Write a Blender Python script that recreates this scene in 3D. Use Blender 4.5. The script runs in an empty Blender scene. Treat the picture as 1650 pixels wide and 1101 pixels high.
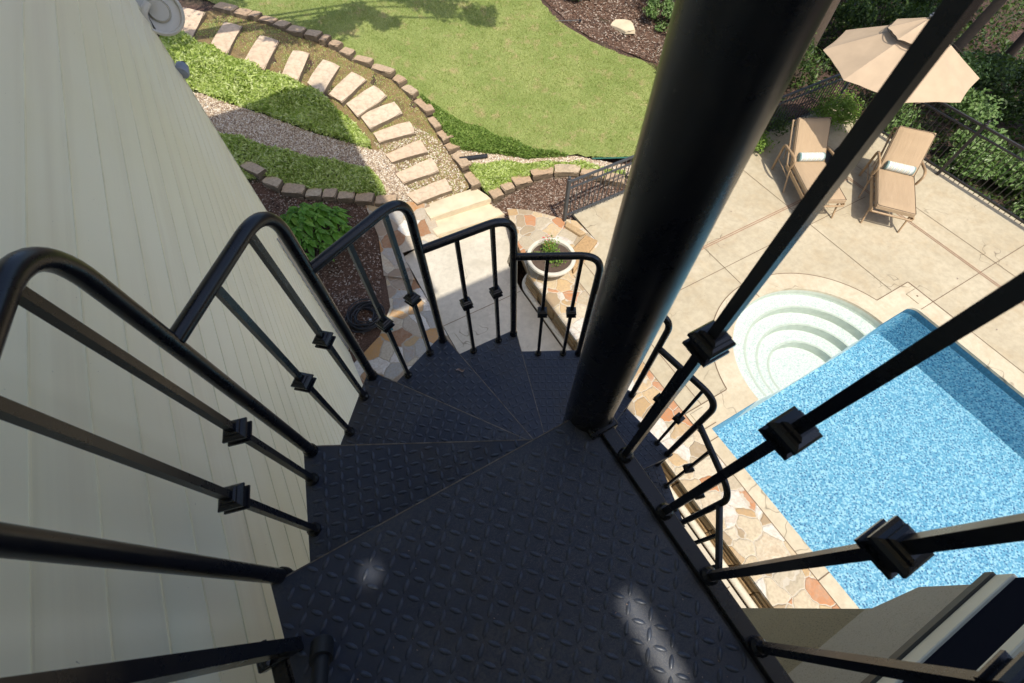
import bpy, bmesh, math, random
import numpy as np
from mathutils import Vector, Matrix, geometry
R = math.radians
random.seed(7); rng = np.random.default_rng(7)
SC = bpy.context.scene
COL = SC.collection
# ------------------------------------------------------------ camera, sky, sun
CAMZ = 6.3
cam = bpy.data.cameras.new('camera'); camo = bpy.data.objects.new('camera', cam); COL.objects.link(camo)
cam.sensor_width = 36; cam.lens = 15.81; cam.clip_start = .01; cam.clip_end = 400
camo.matrix_world = Matrix(((0.87274, 0.42161, -0.24609, 0), (-0.48817, 0.75131, -0.44410, 0), (-0.00235, 0.50772, 0.86152, CAMZ), (0, 0, 0, 1)))
cam.dof.use_dof = True; cam.dof.focus_distance = 4.5; cam.dof.aperture_fstop = 9
SC.camera = camo
SX, SY = .07, .54                      # how far a shadow moves per metre of height
W = bpy.data.worlds.new('World'); SC.world = W; W.use_nodes = True
nt = W.node_tree; sky = nt.nodes.new('ShaderNodeTexSky'); sky.sky_type = 'NISHITA'; sky.sun_disc = False
sky.sun_elevation = math.atan(1/math.hypot(SX, SY)); sky.sun_rotation = math.atan2(-SX, -SY)
sky.air_density = .75; sky.dust_density = 2.4; sky.ozone_density = 1.0
nt.links.new(sky.outputs[0], nt.nodes['Background'].inputs[0]); nt.nodes['Background'].inputs[1].default_value = .13
sl = bpy.data.lights.new('sun', 'SUN'); sl.energy = 2.6; sl.angle = R(.53); sl.color = (1, .93, .82)
so = bpy.data.objects.new('sun', sl); COL.objects.link(so)
so.rotation_euler = Vector((SX, SY, -1)).to_track_quat('-Z', 'Y').to_euler()
SC.view_settings.view_transform = 'Standard'; SC.view_settings.look = 'None'; SC.view_settings.exposure = .95; SC.view_settings.gamma = 1
SC.render.engine = 'CYCLES'; SC.cycles.max_bounces = 8; SC.cycles.transparent_max_bounces = 12; SC.cycles.diffuse_bounces = 5
SC.cycles.sample_clamp_indirect = 6

# ------------------------------------------------------------ node helpers
class NT:
    def __init__(s, name):
        s.m = bpy.data.materials.new(name); s.m.use_nodes = True; s.t = s.m.node_tree
        s.b = s.t.nodes['Principled BSDF']; s.out = s.t.nodes['Material Output']
    def n(s, typ, **k):
        x = s.t.nodes.new('ShaderNode'+typ)
        for a, v in k.items():
            if a.startswith('i_'): x.inputs[a[2:].replace('_', ' ')].default_value = v
            else: setattr(x, a, v)
        return x
    def l(s, a, b): s.t.links.new(a, b)
    def coord(s, scale=(1, 1, 1), rot=(0, 0, 0), kind='Object'):
        c = s.n('TexCoord'); m = s.n('Mapping'); m.inputs['Scale'].default_value = scale; m.inputs['Rotation'].default_value = rot
        s.l(c.outputs[kind], m.inputs[0]); return m.outputs[0]
    def noise(s, scale, detail=4, rough=.55, vec=None, dist=0):
        x = s.n('TexNoise'); x.inputs['Scale'].default_value = scale; x.inputs['Detail'].default_value = detail
        x.inputs['Roughness'].default_value = rough; x.inputs['Distortion'].default_value = dist
        if vec is None: vec = s.coord()
        s.l(vec, x.inputs['Vector']); return x.outputs['Fac']
    def ramp(s, fac, stops, interp='LINEAR'):
        r = s.n('ValToRGB'); r.color_ramp.interpolation = interp; e = r.color_ramp.elements
        while len(e) < len(stops): e.new(.5)
        for q, (p, c) in zip(e, stops): q.position = p; q.color = (c[0], c[1], c[2], 1) if not isinstance(c, (int, float)) else (c, c, c, 1)
        s.l(fac, r.inputs[0]); return r.outputs[0]
    def mix(s, f, a, b, mode='MIX'):
        x = s.n('Mix', data_type='RGBA', blend_type=mode)
        for sock, v in ((x.inputs[0], f), (x.inputs[6], a), (x.inputs[7], b)):
            if isinstance(v, bpy.types.NodeSocket): s.l(v, sock)
            elif isinstance(v, (int, float)): sock.default_value = v
            else: sock.default_value = (*v, 1)
        return x.outputs[2]
    def math(s, op, a, b=0.):
        x = s.n('Math', operation=op)
        for i, v in enumerate((a, b)):
            if isinstance(v, bpy.types.NodeSocket): s.l(v, x.inputs[i])
            else: x.inputs[i].default_value = v
        return x.outputs[0]
    def bump(s, h, strength=.3, dist=.01, normal=None):
        x = s.n('Bump'); x.inputs['Strength'].default_value = strength; x.inputs['Distance'].default_value = dist
        s.l(h, x.inputs['Height'])
        if normal is not None: s.l(normal, x.inputs['Normal'])
        return x.outputs[0]
    def fin(s, col=None, rough=.6, nrm=None, metal=0, spec=None):
        if col is not None:
            if isinstance(col, bpy.types.NodeSocket): s.l(col, s.b.inputs['Base Color'])
            else: s.b.inputs['Base Color'].default_value = (*col, 1)
        if isinstance(rough, bpy.types.NodeSocket): s.l(rough, s.b.inputs['Roughness'])
        else: s.b.inputs['Roughness'].default_value = rough
        s.b.inputs['Metallic'].default_value = metal
        if spec is not None: s.b.inputs['Specular IOR Level'].default_value = spec
        if nrm is not None: s.l(nrm, s.b.inputs['Normal'])
        return s.m

M = {}
def simple(name, c, rough=.6, metal=0, var=.15, scale=12, bump=.15, spec=None):
    t = NT(name); f = t.noise(scale, 5)
    a = tuple(max(0, x*(1-var)) for x in c); b = tuple(min(1, x*(1+var)) for x in c)
    M[name] = t.fin(t.ramp(f, [(.3, a), (.7, b)]), rough, t.bump(t.noise(scale*4, 3), bump, .003), metal, spec)
    return M[name]

# black gloss paint of the stair: dusty, scuffed
t = NT('stair_paint'); f = t.noise(9, 6, .7); g = t.noise(130, 2); sc = t.noise(3, 8, .75, t.coord((1, 1, 1)))
c = t.mix(t.ramp(f, [(.45, 0), (.8, .55)]), (.0035, .0045, .0075), (.017, .015, .014))
c = t.mix(t.ramp(t.noise(70, 3, .6), [(.70, 0), (.76, .4)]), c, (.07, .06, .05))
M['stair_paint'] = t.fin(c, t.ramp(f, [(.3, .20), (.7, .38)]), t.bump(g, .08, .001))
t = NT('tread_paint'); f = t.noise(5, 8, .75); big = t.noise(1.7, 4, .6); sp = t.noise(260, 2, .5)
scr = t.noise(22, 4, .8, t.coord((1, 1, 1)), 4.0)
c = t.mix(t.ramp(f, [(.42, 0), (.72, .75)]), (.024, .034, .060), (.052, .061, .082))
c = t.mix(t.math('MULTIPLY', t.ramp(scr, [(.485, 0), (.5, 1), (.515, 0)]), t.ramp(big, [(.44, .05), (.6, .8)])), c, (.17, .165, .16))
c = t.mix(t.ramp(sp, [(.76, 0), (.8, .5)]), c, (.16, .16, .17))
c = t.mix(t.ramp(t.noise(2.6, 5, .7), [(.54, 0), (.72, .7)]), c, (.042, .036, .032))
c = t.mix(t.math('MULTIPLY', t.ramp(t.noise(3.1, 6, .75), [(.46, 0), (.66, .8)]), t.ramp(t.noise(150, 3, .7), [(.42, 0), (.58, 1)])), c, (.085, .088, .092))
M['tread_paint'] = t.fin(c, t.ramp(f, [(.3, .34), (.75, .6)]), t.bump(t.noise(60, 3), .12, .001))
simple('lozenge_top', (.052, .065, .092), .38, 0, .35, 60, .1)  # lozenge tops, a lighter blue grey than the plate
simple('edge_worn', (.18, .155, .125), .55, .3, .5, 40, .1)
simple('bolt_steel', (.08, .08, .085), .4, .7)
# siding
t = NT('siding_cream'); v = t.coord((14, .35, 14)); st = t.noise(1.0, 6, .6, v); bl = t.noise(.7, 3)
c = t.mix(t.ramp(bl, [(.35, 0), (.7, 1)]), (.92, .84, .58), (.94, .88, .67)); c = t.mix(t.ramp(st, [(.5, 0), (.8, .5)]), c, (.74, .65, .46))
sp = t.noise(120, 1); c = t.mix(t.ramp(sp, [(.8, 0), (.83, .6)]), c, (.2, .17, .12))
M['siding_cream'] = t.fin(c, .42, t.bump(st, .06, .002))
simple('siding_lip', (.90, .82, .56), .5, var=.12, scale=3)
simple('trim_cream', (.70, .66, .50), .5, var=.06, scale=4)
simple('trim_tan', (.42, .36, .27), .55, var=.08, scale=5)
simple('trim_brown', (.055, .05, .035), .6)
t = NT('stucco'); f = t.noise(1.2, 5); g = t.noise(140, 3, .7)
c = t.mix(f, (.42, .37, .27), (.49, .44, .33)); c = t.mix(t.ramp(g, [(.33, .6), (.45, 0)]), c, (.16, .13, .09))
M['stucco'] = t.fin(c, .9, t.bump(g, .8, .006))
t = NT('coarse_stucco'); f = t.noise(1.5, 5); g = t.noise(75, 4, .75)
c = t.mix(f, (.30, .245, .135), (.37, .31, .18)); c = t.mix(t.ramp(g, [(.36, .9), (.46, 0)]), c, (.05, .04, .02)); c = t.mix(t.ramp(g, [(.6, 0), (.7, .5)]), c, (.40, .35, .22))
M['coarse_stucco'] = t.fin(c, .95, t.bump(g, 1, .012))
t = NT('dark_glass'); M['dark_glass'] = t.fin((.012, .014, .022), .8, spec=0.)
simple('roof_shingle', (.10, .09, .08), .9, scale=8, bump=.5)
simple('slab_cream', (.82, .78, .68), .7, var=.05)  # kept pale so the unseen slab bounces light
simple('galvanised', (.42, .44, .47), .35, .6, var=.1)
simple('lamp_grey', (.55, .53, .47), .4, .1, var=.05)
t = NT('lamp_lens'); M['lamp_lens'] = t.fin((.45, .42, .34), .12)
simple('lamp_blue_grey', (.23, .26, .32), .45)
# concrete
def concrete(name, c1, c2, stain=(.34, .24, .12)):
    t = NT(name); f = t.noise(.9, 6, .65); g = t.noise(9, 6, .7); h = t.noise(90, 3); v = t.coord()
    c = t.mix(t.ramp(f, [(.3, 0), (.7, 1)]), c1, c2)
    c = t.mix(t.ramp(t.noise(2.3, 8, .72, None, .6), [(.47, 0), (.68, .36)]), c, stain)
    c = t.mix(t.ramp(g, [(.35, .4), (.6, 0)]), c, tuple(x*.68 for x in c1))
    cr = t.n('TexVoronoi', feature='DISTANCE_TO_EDGE'); cr.inputs['Scale'].default_value = .55
    w = t.n('VectorMath', operation='ADD'); nz = t.n('TexNoise'); nz.inputs['Scale'].default_value = 2.2; t.l(v, nz.inputs['Vector'])
    t.l(v, w.inputs[0]); t.l(nz.outputs['Color'], w.inputs[1]); t.l(w.outputs[0], cr.inputs['Vector'])
    crack = t.math('MULTIPLY', t.ramp(cr.outputs['Distance'], [(0, .75), (.006, 0)]), t.ramp(t.noise(.8, 2), [(.55, 0), (.6, 1)]))
    c = t.mix(crack, c, (.10, .08, .05))
    c = t.mix(t.ramp(t.noise(26, 2, .4), [(.77, 0), (.8, .5)]), c, (.14, .10, .06))
    M[name] = t.fin(c, .85, t.bump(h, .25, .002))
concrete('deck_concrete', (.385, .33, .225), (.475, .415, .295))
concrete('coping_concrete', (.47, .405, .285), (.56, .495, .365))
concrete('walk_concrete', (.50, .46, .37), (.60, .55, .45), (.34, .30, .22))
simple('joint_dark', (.15, .105, .065), .9)
simple('drain_red', (.28, .165, .105), .8)
simple('trim_stone', (.66, .61, .50), .8, var=.1, scale=14)
# crazy paving
def flag(name, scale, seed=0., cols=None, mortar=(.34, .30, .23), mort=.024):
    t = NT(name); v = t.coord((1, 1, 1)); mp = t.n('VectorMath', operation='ADD'); mp.inputs[1].default_value = (seed, seed*.7, 0)
    nz = t.n('TexNoise'); nz.inputs['Scale'].default_value = 3.5; nz.inputs['Detail'].default_value = 3; t.l(v, nz.inputs['Vector'])
    sc_ = t.n('VectorMath', operation='SCALE'); sc_.inputs['Scale'].default_value = .16; t.l(nz.outputs['Color'], sc_.inputs[0])
    t.l(v, mp.inputs[0]); w = t.n('VectorMath', operation='ADD'); t.l(mp.outputs[0], w.inputs[0]); t.l(sc_.outputs[0], w.inputs[1])
    a = t.n('TexVoronoi', feature='F1'); b = t.n('TexVoronoi', feature='DISTANCE_TO_EDGE')
    for q in (a, b): q.inputs['Scale'].default_value = scale; q.inputs['Randomness'].default_value = .92; t.l(w.outputs[0], q.inputs['Vector'])
    sep = t.n('SeparateColor'); t.l(a.outputs['Color'], sep.inputs[0])
    cols = cols or [(.40, .35, .27), (.33, .33, .31), (.36, .17, .05), (.50, .44, .33), (.24, .105, .04), (.42, .30, .15), (.62, .60, .55), (.26, .20, .14), (.46, .25, .08)]
    n = len(cols); c = t.ramp(sep.outputs[0], [(i/n, k) for i, k in enumerate(cols)], 'CONSTANT')
    g = t.noise(7, 7, .7, None, 1.2); c = t.mix(t.ramp(g, [(.4, 0), (.75, .6)]), c, t.mix(sep.outputs[1], (.36, .20, .09), (.50, .46, .38)))
    c = t.mix(t.ramp(t.noise(28, 5), [(.35, .35), (.6, 0)]), c, (.25, .2, .14))
    m = t.ramp(b.outputs['Distance'], [(mort*.55, 1), (mort, 0)])
    c = t.mix(m, c, mortar)
    h = t.math('ADD', t.math('MULTIPLY', t.ramp(b.outputs['Distance'], [(.01, 0), (.06, 1)]), .8), t.math('MULTIPLY', g, .35))
    M[name] = t.fin(c, .75, t.bump(h, .6, .015))
flag('flagstone', 3.0, 3.1)
flag('cap_flagstone', 3.9, 9.4, [(.52, .44, .30), (.42, .36, .25), (.44, .19, .075), (.54, .47, .34), (.50, .36, .19), (.42, .28, .13), (.60, .56, .49), (.32, .24, .14), (.50, .40, .25)], (.46, .41, .32))
def rock(name, c1, c2, c3, scale=5):
    t = NT(name); f = t.noise(scale, 7, .7, None, .5); oi = t.n('ObjectInfo')
    isl = t.n('NewGeometry')
    c = t.mix(t.ramp(f, [(.35, 0), (.65, 1)]), c1, c2)
    c = t.mix(t.ramp(isl.outputs['Random Per Island'], [(0, 0), (1, .75)]), c, c3)
    c = t.mix(t.ramp(oi.outputs['Random'], [(0, 0), (1, .5)]), c, c3)
    c = t.mix(t.ramp(t.noise(scale*5, 5), [(.35, .4), (.55, 0)]), c, tuple(x*.4 for x in c1))
    M[name] = t.fin(c, .85, t.bump(t.noise(scale*5, 6, .7), .6, .012))
rock('step_stone', (.55, .46, .33), (.68, .61, .48), (.50, .34, .22), 2.5)
rock('edge_stone', (.40, .32, .21), (.54, .45, .32), (.38, .25, .15), 5)
rock('wall_stone', (.36, .25, .13), (.45, .34, .20), (.40, .24, .10), 6)
rock('stone_side_shade', (.16, .12, .075), (.24, .185, .12), (.12, .085, .055), 7)  # dark tone paints shade onto the sides of the stones
simple('slab_stone', (.58, .49, .34), .8, var=.14, scale=3, bump=.4)
# soil, mulch, gravel
t = NT('mulch'); f = t.noise(38, 5, .75, t.coord((1, 2.2, 1)), 1.5); g = t.noise(2.2, 5)
c = t.ramp(f, [(.36, (.035, .02, .013)), (.5, (.11, .06, .038)), (.6, (.20, .13, .09)), (.68, (.34, .27, .20))])
c = t.mix(t.ramp(g, [(.4, 0), (.7, .5)]), c, (.15, .075, .045))
M['mulch'] = t.fin(c, .95, t.bump(f, 1, .03))
t = NT('woodland_soil'); f = t.noise(20, 6, .75); g = t.noise(.8, 4)
c = t.ramp(f, [(.35, (.02, .013, .01)), (.55, (.09, .05, .035)), (.7, (.20, .12, .09))]); c = t.mix(t.ramp(g, [(.5, 0), (.65, .6)]), c, (.05, .055, .02))
M['woodland_soil'] = t.fin(c, .95, t.bump(f, 1, .04))
t = NT('path_soil'); f = t.noise(55, 5, .7); g = t.noise(3.5, 6, .7)
c = t.ramp(g, [(.38, (.12, .085, .035)), (.52, (.20, .135, .055)), (.66, (.13, .14, .035))]); c = t.mix(t.ramp(f, [(.55, 0), (.66, .7)]), c, (.48, .40, .26))
M['path_soil'] = t.fin(c, .95, t.bump(f, .8, .015))
t = NT('gravel'); v = t.n('TexVoronoi', feature='F1'); v.inputs['Scale'].default_value = 34; t.l(t.coord(), v.inputs['Vector'])
sep = t.n('SeparateColor'); t.l(v.outputs['Color'], sep.inputs[0])
c = t.ramp(sep.outputs[0], [(0, (.30, .21, .15)), (.2, (.50, .41, .31)), (.4, (.22, .14, .10)), (.55, (.60, .53, .44)), (.75, (.38, .29, .22)), (.9, (.70, .66, .58))], 'CONSTANT')
c = t.mix(t.ramp(v.outputs['Distance'], [(.3, 0), (.62, .85)]), c, (.09, .06, .04))
M['gravel'] = t.fin(c, .85, t.bump(v.outputs['Distance'], -1, .02))
# pebbles as real islands
t = NT('pebble'); g = t.n('NewGeometry')
M['pebble'] = t.fin(t.ramp(g.outputs['Random Per Island'], [(0, (.27, .19, .12)), (.25, (.44, .36, .25)), (.45, (.16, .11, .075)), (.6, (.54, .48, .38)), (.8, (.32, .24, .17)), (.93, (.64, .60, .52))], 'CONSTANT'), .8)
t = NT('bark_chip'); g = t.n('NewGeometry')
M['bark_chip'] = t.fin(t.ramp(g.outputs['Random Per Island'], [(0, (.06, .032, .02)), (.3, (.13, .07, .045)), (.55, (.20, .12, .08)), (.8, (.30, .23, .18)), (1, (.42, .37, .31))]), .9)
# grass + leaves
def leafmat(name, stops, clump=1.5, trans=.35, rough=.5):
    t = NT(name); g = t.n('NewGeometry'); f = t.noise(clump, 4, .6)
    x = t.math('ADD', t.math('MULTIPLY', g.outputs['Random Per Island'], .55), t.math('MULTIPLY', f, .6))
    c = t.ramp(x, stops)
    t.fin(c, rough, spec=.3)
    tr = t.n('BsdfTranslucent'); br = t.mix(.35, c, (.25, .38, .03)); t.l(br, tr.inputs[0])
    ms = t.n('MixShader'); ms.inputs[0].default_value = trans
    t.l(t.b.outputs[0], ms.inputs[1]); t.l(tr.outputs[0], ms.inputs[2]); t.l(ms.outputs[0], t.out.inputs[0]); M[name] = t.m
leafmat('grass_blade', [(.2, (.14, .19, .035)), (.45, (.26, .33, .08)), (.7, (.39, .43, .145)), (.95, (.54, .48, .26))], 1.3, .4, .6)
t = NT('lawn'); f = t.noise(1.1, 5, .6); g = t.noise(45, 4, .7); h = t.noise(3.2, 5, .65)
c = t.mix(t.ramp(f, [(.35, 0), (.65, 1)]), (.19, .25, .06), (.30, .34, .11)); c = t.mix(t.ramp(g, [(.4, .6), (.6, 0)]), c, (.14, .18, .04))
c = t.mix(t.ramp(h, [(.54, 0), (.68, .75)]), c, (.36, .28, .14)); M['lawn'] = t.fin(c, .9, t.bump(g, .9, .03))
leafmat('cover_leaf', [(.1, (.11, .18, .02)), (.35, (.30, .41, .07)), (.6, (.52, .62, .18)), (.85, (.70, .76, .38))], 3.0, .4)
leafmat('cover_leaf_dark', [(.2, (.07, .14, .02)), (.55, (.15, .24, .045)), (.9, (.28, .38, .09))], 2.0, .3)
leafmat('shrub_leaf', [(.2, (.06, .16, .02)), (.6, (.13, .30, .04)), (1, (.26, .44, .08))], 3.0, .3, .4)
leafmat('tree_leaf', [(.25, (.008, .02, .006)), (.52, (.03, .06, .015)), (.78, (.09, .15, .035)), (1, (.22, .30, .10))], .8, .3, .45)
leafmat('oak_leaf', [(.2, (.06, .12, .03)), (.55, (.13, .22, .06)), (1, (.28, .36, .16))], 1.2, .3, .4)
leafmat('bright_leaf', [(.2, (.10, .19, .03)), (.6, (.19, .31, .05)), (1, (.32, .42, .10))], 3.0, .35, .45)
simple('cover_soil', (.05, .06, .018), .95, scale=20, bump=.8)
simple('bark', (.09, .065, .045), .9, scale=20, bump=.8)
simple('red_flower', (.55, .10, .09), .6); simple('dry_leaf', (.32, .24, .20), .8)
# water and pool
t = NT('pool_mosaic'); v = t.coord()
def vor(sc, feat='F1'):
    q = t.n('TexVoronoi', feature=feat); q.inputs['Scale'].default_value = sc; q.inputs['Randomness'].default_value = .95; t.l(v, q.inputs['Vector']); return q
a = vor(24); b2 = vor(46); sep = t.n('SeparateColor'); t.l(a.outputs['Color'], sep.inputs[0]); sep2 = t.n('SeparateColor'); t.l(b2.outputs['Color'], sep2.inputs[0])
c = t.mix(t.ramp(t.noise(9, 4, .6), [(.35, 0), (.65, 1)]), (.075, .26, .40), (.14, .37, .51))
c = t.mix(t.ramp(t.noise(.55, 3, .5), [(.35, .35), (.65, 0)]), c, (.07, .25, .40))
c = t.mix(t.ramp(sep2.outputs[0], [(.5, 0), (.72, .75)]), c, (.36, .58, .67))
dot = t.math('MULTIPLY', t.ramp(a.outputs['Distance'], [(.22, 1), (.42, 0)]), t.ramp(sep.outputs[0], [(.0, .35), (.5, 1)]))
c = t.mix(dot, c, (.018, .10, .22))
c = t.mix(t.math('MULTIPLY', t.ramp(b2.outputs['Distance'], [(.2, 1), (.4, 0)]), t.ramp(sep2.outputs[1], [(.6, 0), (.7, .7)])), c, (.04, .18, .34))
M['pool_mosaic'] = t.fin(c, .5)
t = NT('pool_step_white'); g = t.noise(38, 4, .7, None, 1.2); M['pool_step_white'] = t.fin(t.mix(t.ramp(g, [(.42, .8), (.5, 0)]), (.60, .62, .56), (.33, .40, .41)), .6, t.bump(g, .3, .01))
simple('pool_step_edge', (.45, .48, .41), .6, var=.1)
simple('waterline_tile', (.03, .12, .20), .25, var=.3, scale=30)
t = NT('water'); wv = t.n('TexNoise'); wv.inputs['Scale'].default_value = 7.5; wv.inputs['Detail'].default_value = 3; wv.inputs['Distortion'].default_value = .8; t.l(t.coord(), wv.inputs['Vector'])
nr = t.bump(wv.outputs['Fac'], .35, .05)
tb = t.n('BsdfTransparent'); tb.inputs[0].default_value = (.92, .96, .965, 1); gl = t.n('BsdfGlossy'); gl.inputs['Roughness'].default_value = .03; t.l(nr, gl.inputs['Normal'])
fr = t.n('Fresnel'); fr.inputs['IOR'].default_value = 1.33; t.l(nr, fr.inputs['Normal'])
ms = t.n('MixShader'); t.l(fr.outputs[0], ms.inputs[0]); t.l(tb.outputs[0], ms.inputs[1]); t.l(gl.outputs[0], ms.inputs[2]); t.l(ms.outputs[0], t.out.inputs[0]); M['water'] = t.m
# furniture
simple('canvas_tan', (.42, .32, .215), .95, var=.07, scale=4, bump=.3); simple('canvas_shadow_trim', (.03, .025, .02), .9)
t = NT('cushion_tan'); f = t.noise(8, 4, .6, t.coord((.4, 3, 1))); M['cushion_tan'] = t.fin(t.mix(f, (.33, .235, .14), (.40, .295, .185)), .95, t.bump(f, .7, .015))
simple('piping_dark', (.09, .065, .04), .8)
simple('frame_tan', (.33, .225, .125), .5, var=.12); simple('pole_wood', (.25, .18, .10), .6); simple('base_black', (.02, .02, .022), .5)
t = NT('pillow_stripe'); sepx = t.n('SeparateXYZ'); t.l(t.coord(), sepx.inputs[0])
w = t.math('FRACT', t.math('MULTIPLY', sepx.outputs[1], 10.5))
M['pillow_stripe'] = t.fin(t.ramp(w, [(0, (.60, .61, .55)), (.25, (.25, .38, .36)), (.36, (.62, .62, .54)), (.56, (.42, .40, .24)), (.66, (.64, .63, .58)), (.82, (.15, .26, .30)), (.9, (.60, .61, .56))], 'CONSTANT'), .9)
simple('pillow_end', (.16, .25, .24), .9)
simple('fence_metal', (.035, .032, .033), .5, .2); simple('fence_grey', (.06, .065, .07), .5, .2)
simple('pot_stone', (.56, .52, .43), .85, var=.12, scale=9, bump=.5); simple('potting_soil', (.075, .05, .035), .95, scale=30, bump=1)
simple('hose_black', (.015, .016, .018), .5); simple('nozzle_teal', (.03, .16, .19), .4); simple('pipe_black', (.02, .022, .025), .5)
simple('edging_green', (.02, .10, .07), .6); simple('rock_grey', (.40, .37, .31), .85)

# ------------------------------------------------------------ object helpers
def mesh_obj(name, bm, mat, parent=None, smooth=None):
    me = bpy.data.meshes.new(name); bm.to_mesh(me); bm.free()
    for m in (mat if isinstance(mat, (list, tuple)) else [mat]): me.materials.append(M[m] if isinstance(m, str) else m)
    o = bpy.data.objects.new(name, me); COL.objects.link(o)
    if parent is not None: o.parent = parent
    if smooth is not None:
        for p in me.polygons: p.use_smooth = True
        if smooth < 180:
            try: me.set_sharp_from_angle(angle=R(smooth))
            except Exception: pass
    return o
def np_obj(name, verts, faces, mat, parent=None, smooth=False):
    verts = np.asarray(verts, np.float32).reshape(-1, 3); faces = np.asarray(faces, np.int32); k = faces.shape[1]
    me = bpy.data.meshes.new(name); me.vertices.add(len(verts)); me.vertices.foreach_set('co', verts.ravel())
    me.loops.add(faces.size); me.loops.foreach_set('vertex_index', faces.ravel())
    me.polygons.add(len(faces)); me.polygons.foreach_set('loop_start', np.arange(0, faces.size, k, dtype=np.int32))
    me.polygons.foreach_set('use_smooth', np.full(len(faces), smooth)); me.update(calc_edges=True); me.validate()
    me.materials.append(M[mat]); o = bpy.data.objects.new(name, me); COL.objects.link(o)
    if parent is not None: o.parent = parent
    return o
def tag(o, label=None, cat=None, group=None, kind=None):
    for k, v in (('label', label), ('category', cat), ('group', group), ('kind', kind)):
        if v: o[k] = v
    return o
def empty(name, loc, label, cat, group=None, rz=0):
    o = bpy.data.objects.new(name, None); COL.objects.link(o); o.location = loc; o.rotation_euler = (0, 0, rz); o.empty_display_size = .1
    return tag(o, label, cat, group)
def copy_tree(o, parent=None):
    c = o.copy(); COL.objects.link(c)
    if parent is not None: c.parent = parent
    for ch in [x for x in bpy.data.objects if x.parent == o]: copy_tree(ch, c)
    return c
def box(bm, lo, hi, mat=0):
    vs = [bm.verts.new((x, y, z)) for z in (lo[2], hi[2]) for y in (lo[1], hi[1]) for x in (lo[0], hi[0])]
    for f in ((0, 2, 3, 1), (4, 5, 7, 6), (0, 1, 5, 4), (2, 6, 7, 3), (0, 4, 6, 2), (1, 3, 7, 5)):
        q = bm.faces.new([vs[i] for i in f]); q.material_index = mat
    return vs
def bevel(bm, off, seg=1): bmesh.ops.bevel(bm, geom=list(bm.edges), offset=off, segments=seg, profile=.5, affect='EDGES', clamp_overlap=True)
def prism(bm, pts, z0, z1, mat=0):
    n = len(pts); A = sum(pts[i][0]*pts[(i+1) % n][1]-pts[(i+1) % n][0]*pts[i][1] for i in range(n))
    if A < 0: pts = pts[::-1]
    b = [bm.verts.new((p[0], p[1], z0)) for p in pts]; u = [bm.verts.new((p[0], p[1], z1)) for p in pts]
    fs = [bm.faces.new(u), bm.faces.new(b[::-1])]+[bm.faces.new((b[i], b[(i+1) % n], u[(i+1) % n], u[i])) for i in range(n)]
    for f in fs: f.material_index = mat
    return u
def frames(path):
    P = [Vector(p) for p in path]; T = []
    for i in range(len(P)):
        a = P[max(i-1, 0)]; b = P[min(i+1, len(P)-1)]; d = (P[i]-a).normalized()+(b-P[i]).normalized() if 0 < i < len(P)-1 else (b-a); T.append(d.normalized())
    up = Vector((0, 0, 1)) if abs(T[0].z) < .9 else Vector((1, 0, 0))
    x = T[0].cross(up).normalized(); F = []
    for i, tt in enumerate(T):
        x = (x-tt*x.dot(tt)).normalized(); F.append((P[i], x, tt.cross(x)))
    return F
def tube(bm, path, r, seg=12, cap=True, sq=None, mat=0):
    F = frames(path); rings = []
    for i, (p, x, y) in enumerate(F):
        rr = r[i] if isinstance(r, (list, tuple)) else r
        if sq: a0 = math.pi/4; n = 4; rr = rr*math.sqrt(2)
        else: a0 = 0; n = seg
        rings.append([bm.verts.new(p+x*rr*math.cos(a0+2*math.pi*k/n)+y*rr*math.sin(a0+2*math.pi*k/n)) for k in range(n)])
    for a, b in zip(rings, rings[1:]):
        for k in range(n): f = bm.faces.new((a[k], a[(k+1) % n], b[(k+1) % n], b[k])); f.material_index = mat
    if cap:
        f = bm.faces.new(rings[0][::-1]); f.material_index = mat; f = bm.faces.new(rings[-1]); f.material_index = mat
def fillet(pts, rad, n=8):
    P = [Vector(p) for p in pts]; out = [P[0]]
    for i in range(1, len(P)-1):
        a = (P[i-1]-P[i]); b = (P[i+1]-P[i]); r = min(rad, a.length*.49, b.length*.49); a.normalize(); b.normalize()
        A = P[i]+a*r; B = P[i]+b*r
        for k in range(n+1):
            s = k/n; out.append(A*(1-s)**2+P[i]*2*s*(1-s)+B*s*s)
    return out+[P[-1]]
def lathe(bm, prof, c=(0, 0, 0), seg=32, sqr=False, rot=0, mat=0):
    n = 4 if sqr else seg; rings = []
    for r, z in prof: rings.append([bm.verts.new((c[0]+r*math.cos(rot+2*math.pi*k/n), c[1]+r*math.sin(rot+2*math.pi*k/n), c[2]+z)) for k in range(n)])
    for a, b in zip(rings, rings[1:]):
        for k in range(n): f = bm.faces.new((a[k], a[(k+1) % n], b[(k+1) % n], b[k])); f.material_index = mat
    bm.faces.new(rings[0][::-1]).material_index = mat; bm.faces.new(rings[-1]).material_index = mat
def inside(poly, X, Y):
    res = np.zeros(X.shape, bool); n = len(poly)
    for i in range(n):
        x1, y1 = poly[i]; x2, y2 = poly[(i+1) % n]
        if y1 == y2: continue
        res ^= ((Y < y1) != (Y < y2)) & (X < (x2-x1)*(Y-y1)/(y2-y1)+x1)
    return res
def smooth_poly(poly, it=2):
    for _ in range(it):
        q = []
        for i in range(len(poly)):
            a = poly[i]; b = poly[(i+1) % len(poly)]
            q += [(a[0]*.75+b[0]*.25, a[1]*.75+b[1]*.25), (a[0]*.25+b[0]*.75, a[1]*.25+b[1]*.75)]
        poly = q
    return poly
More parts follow.
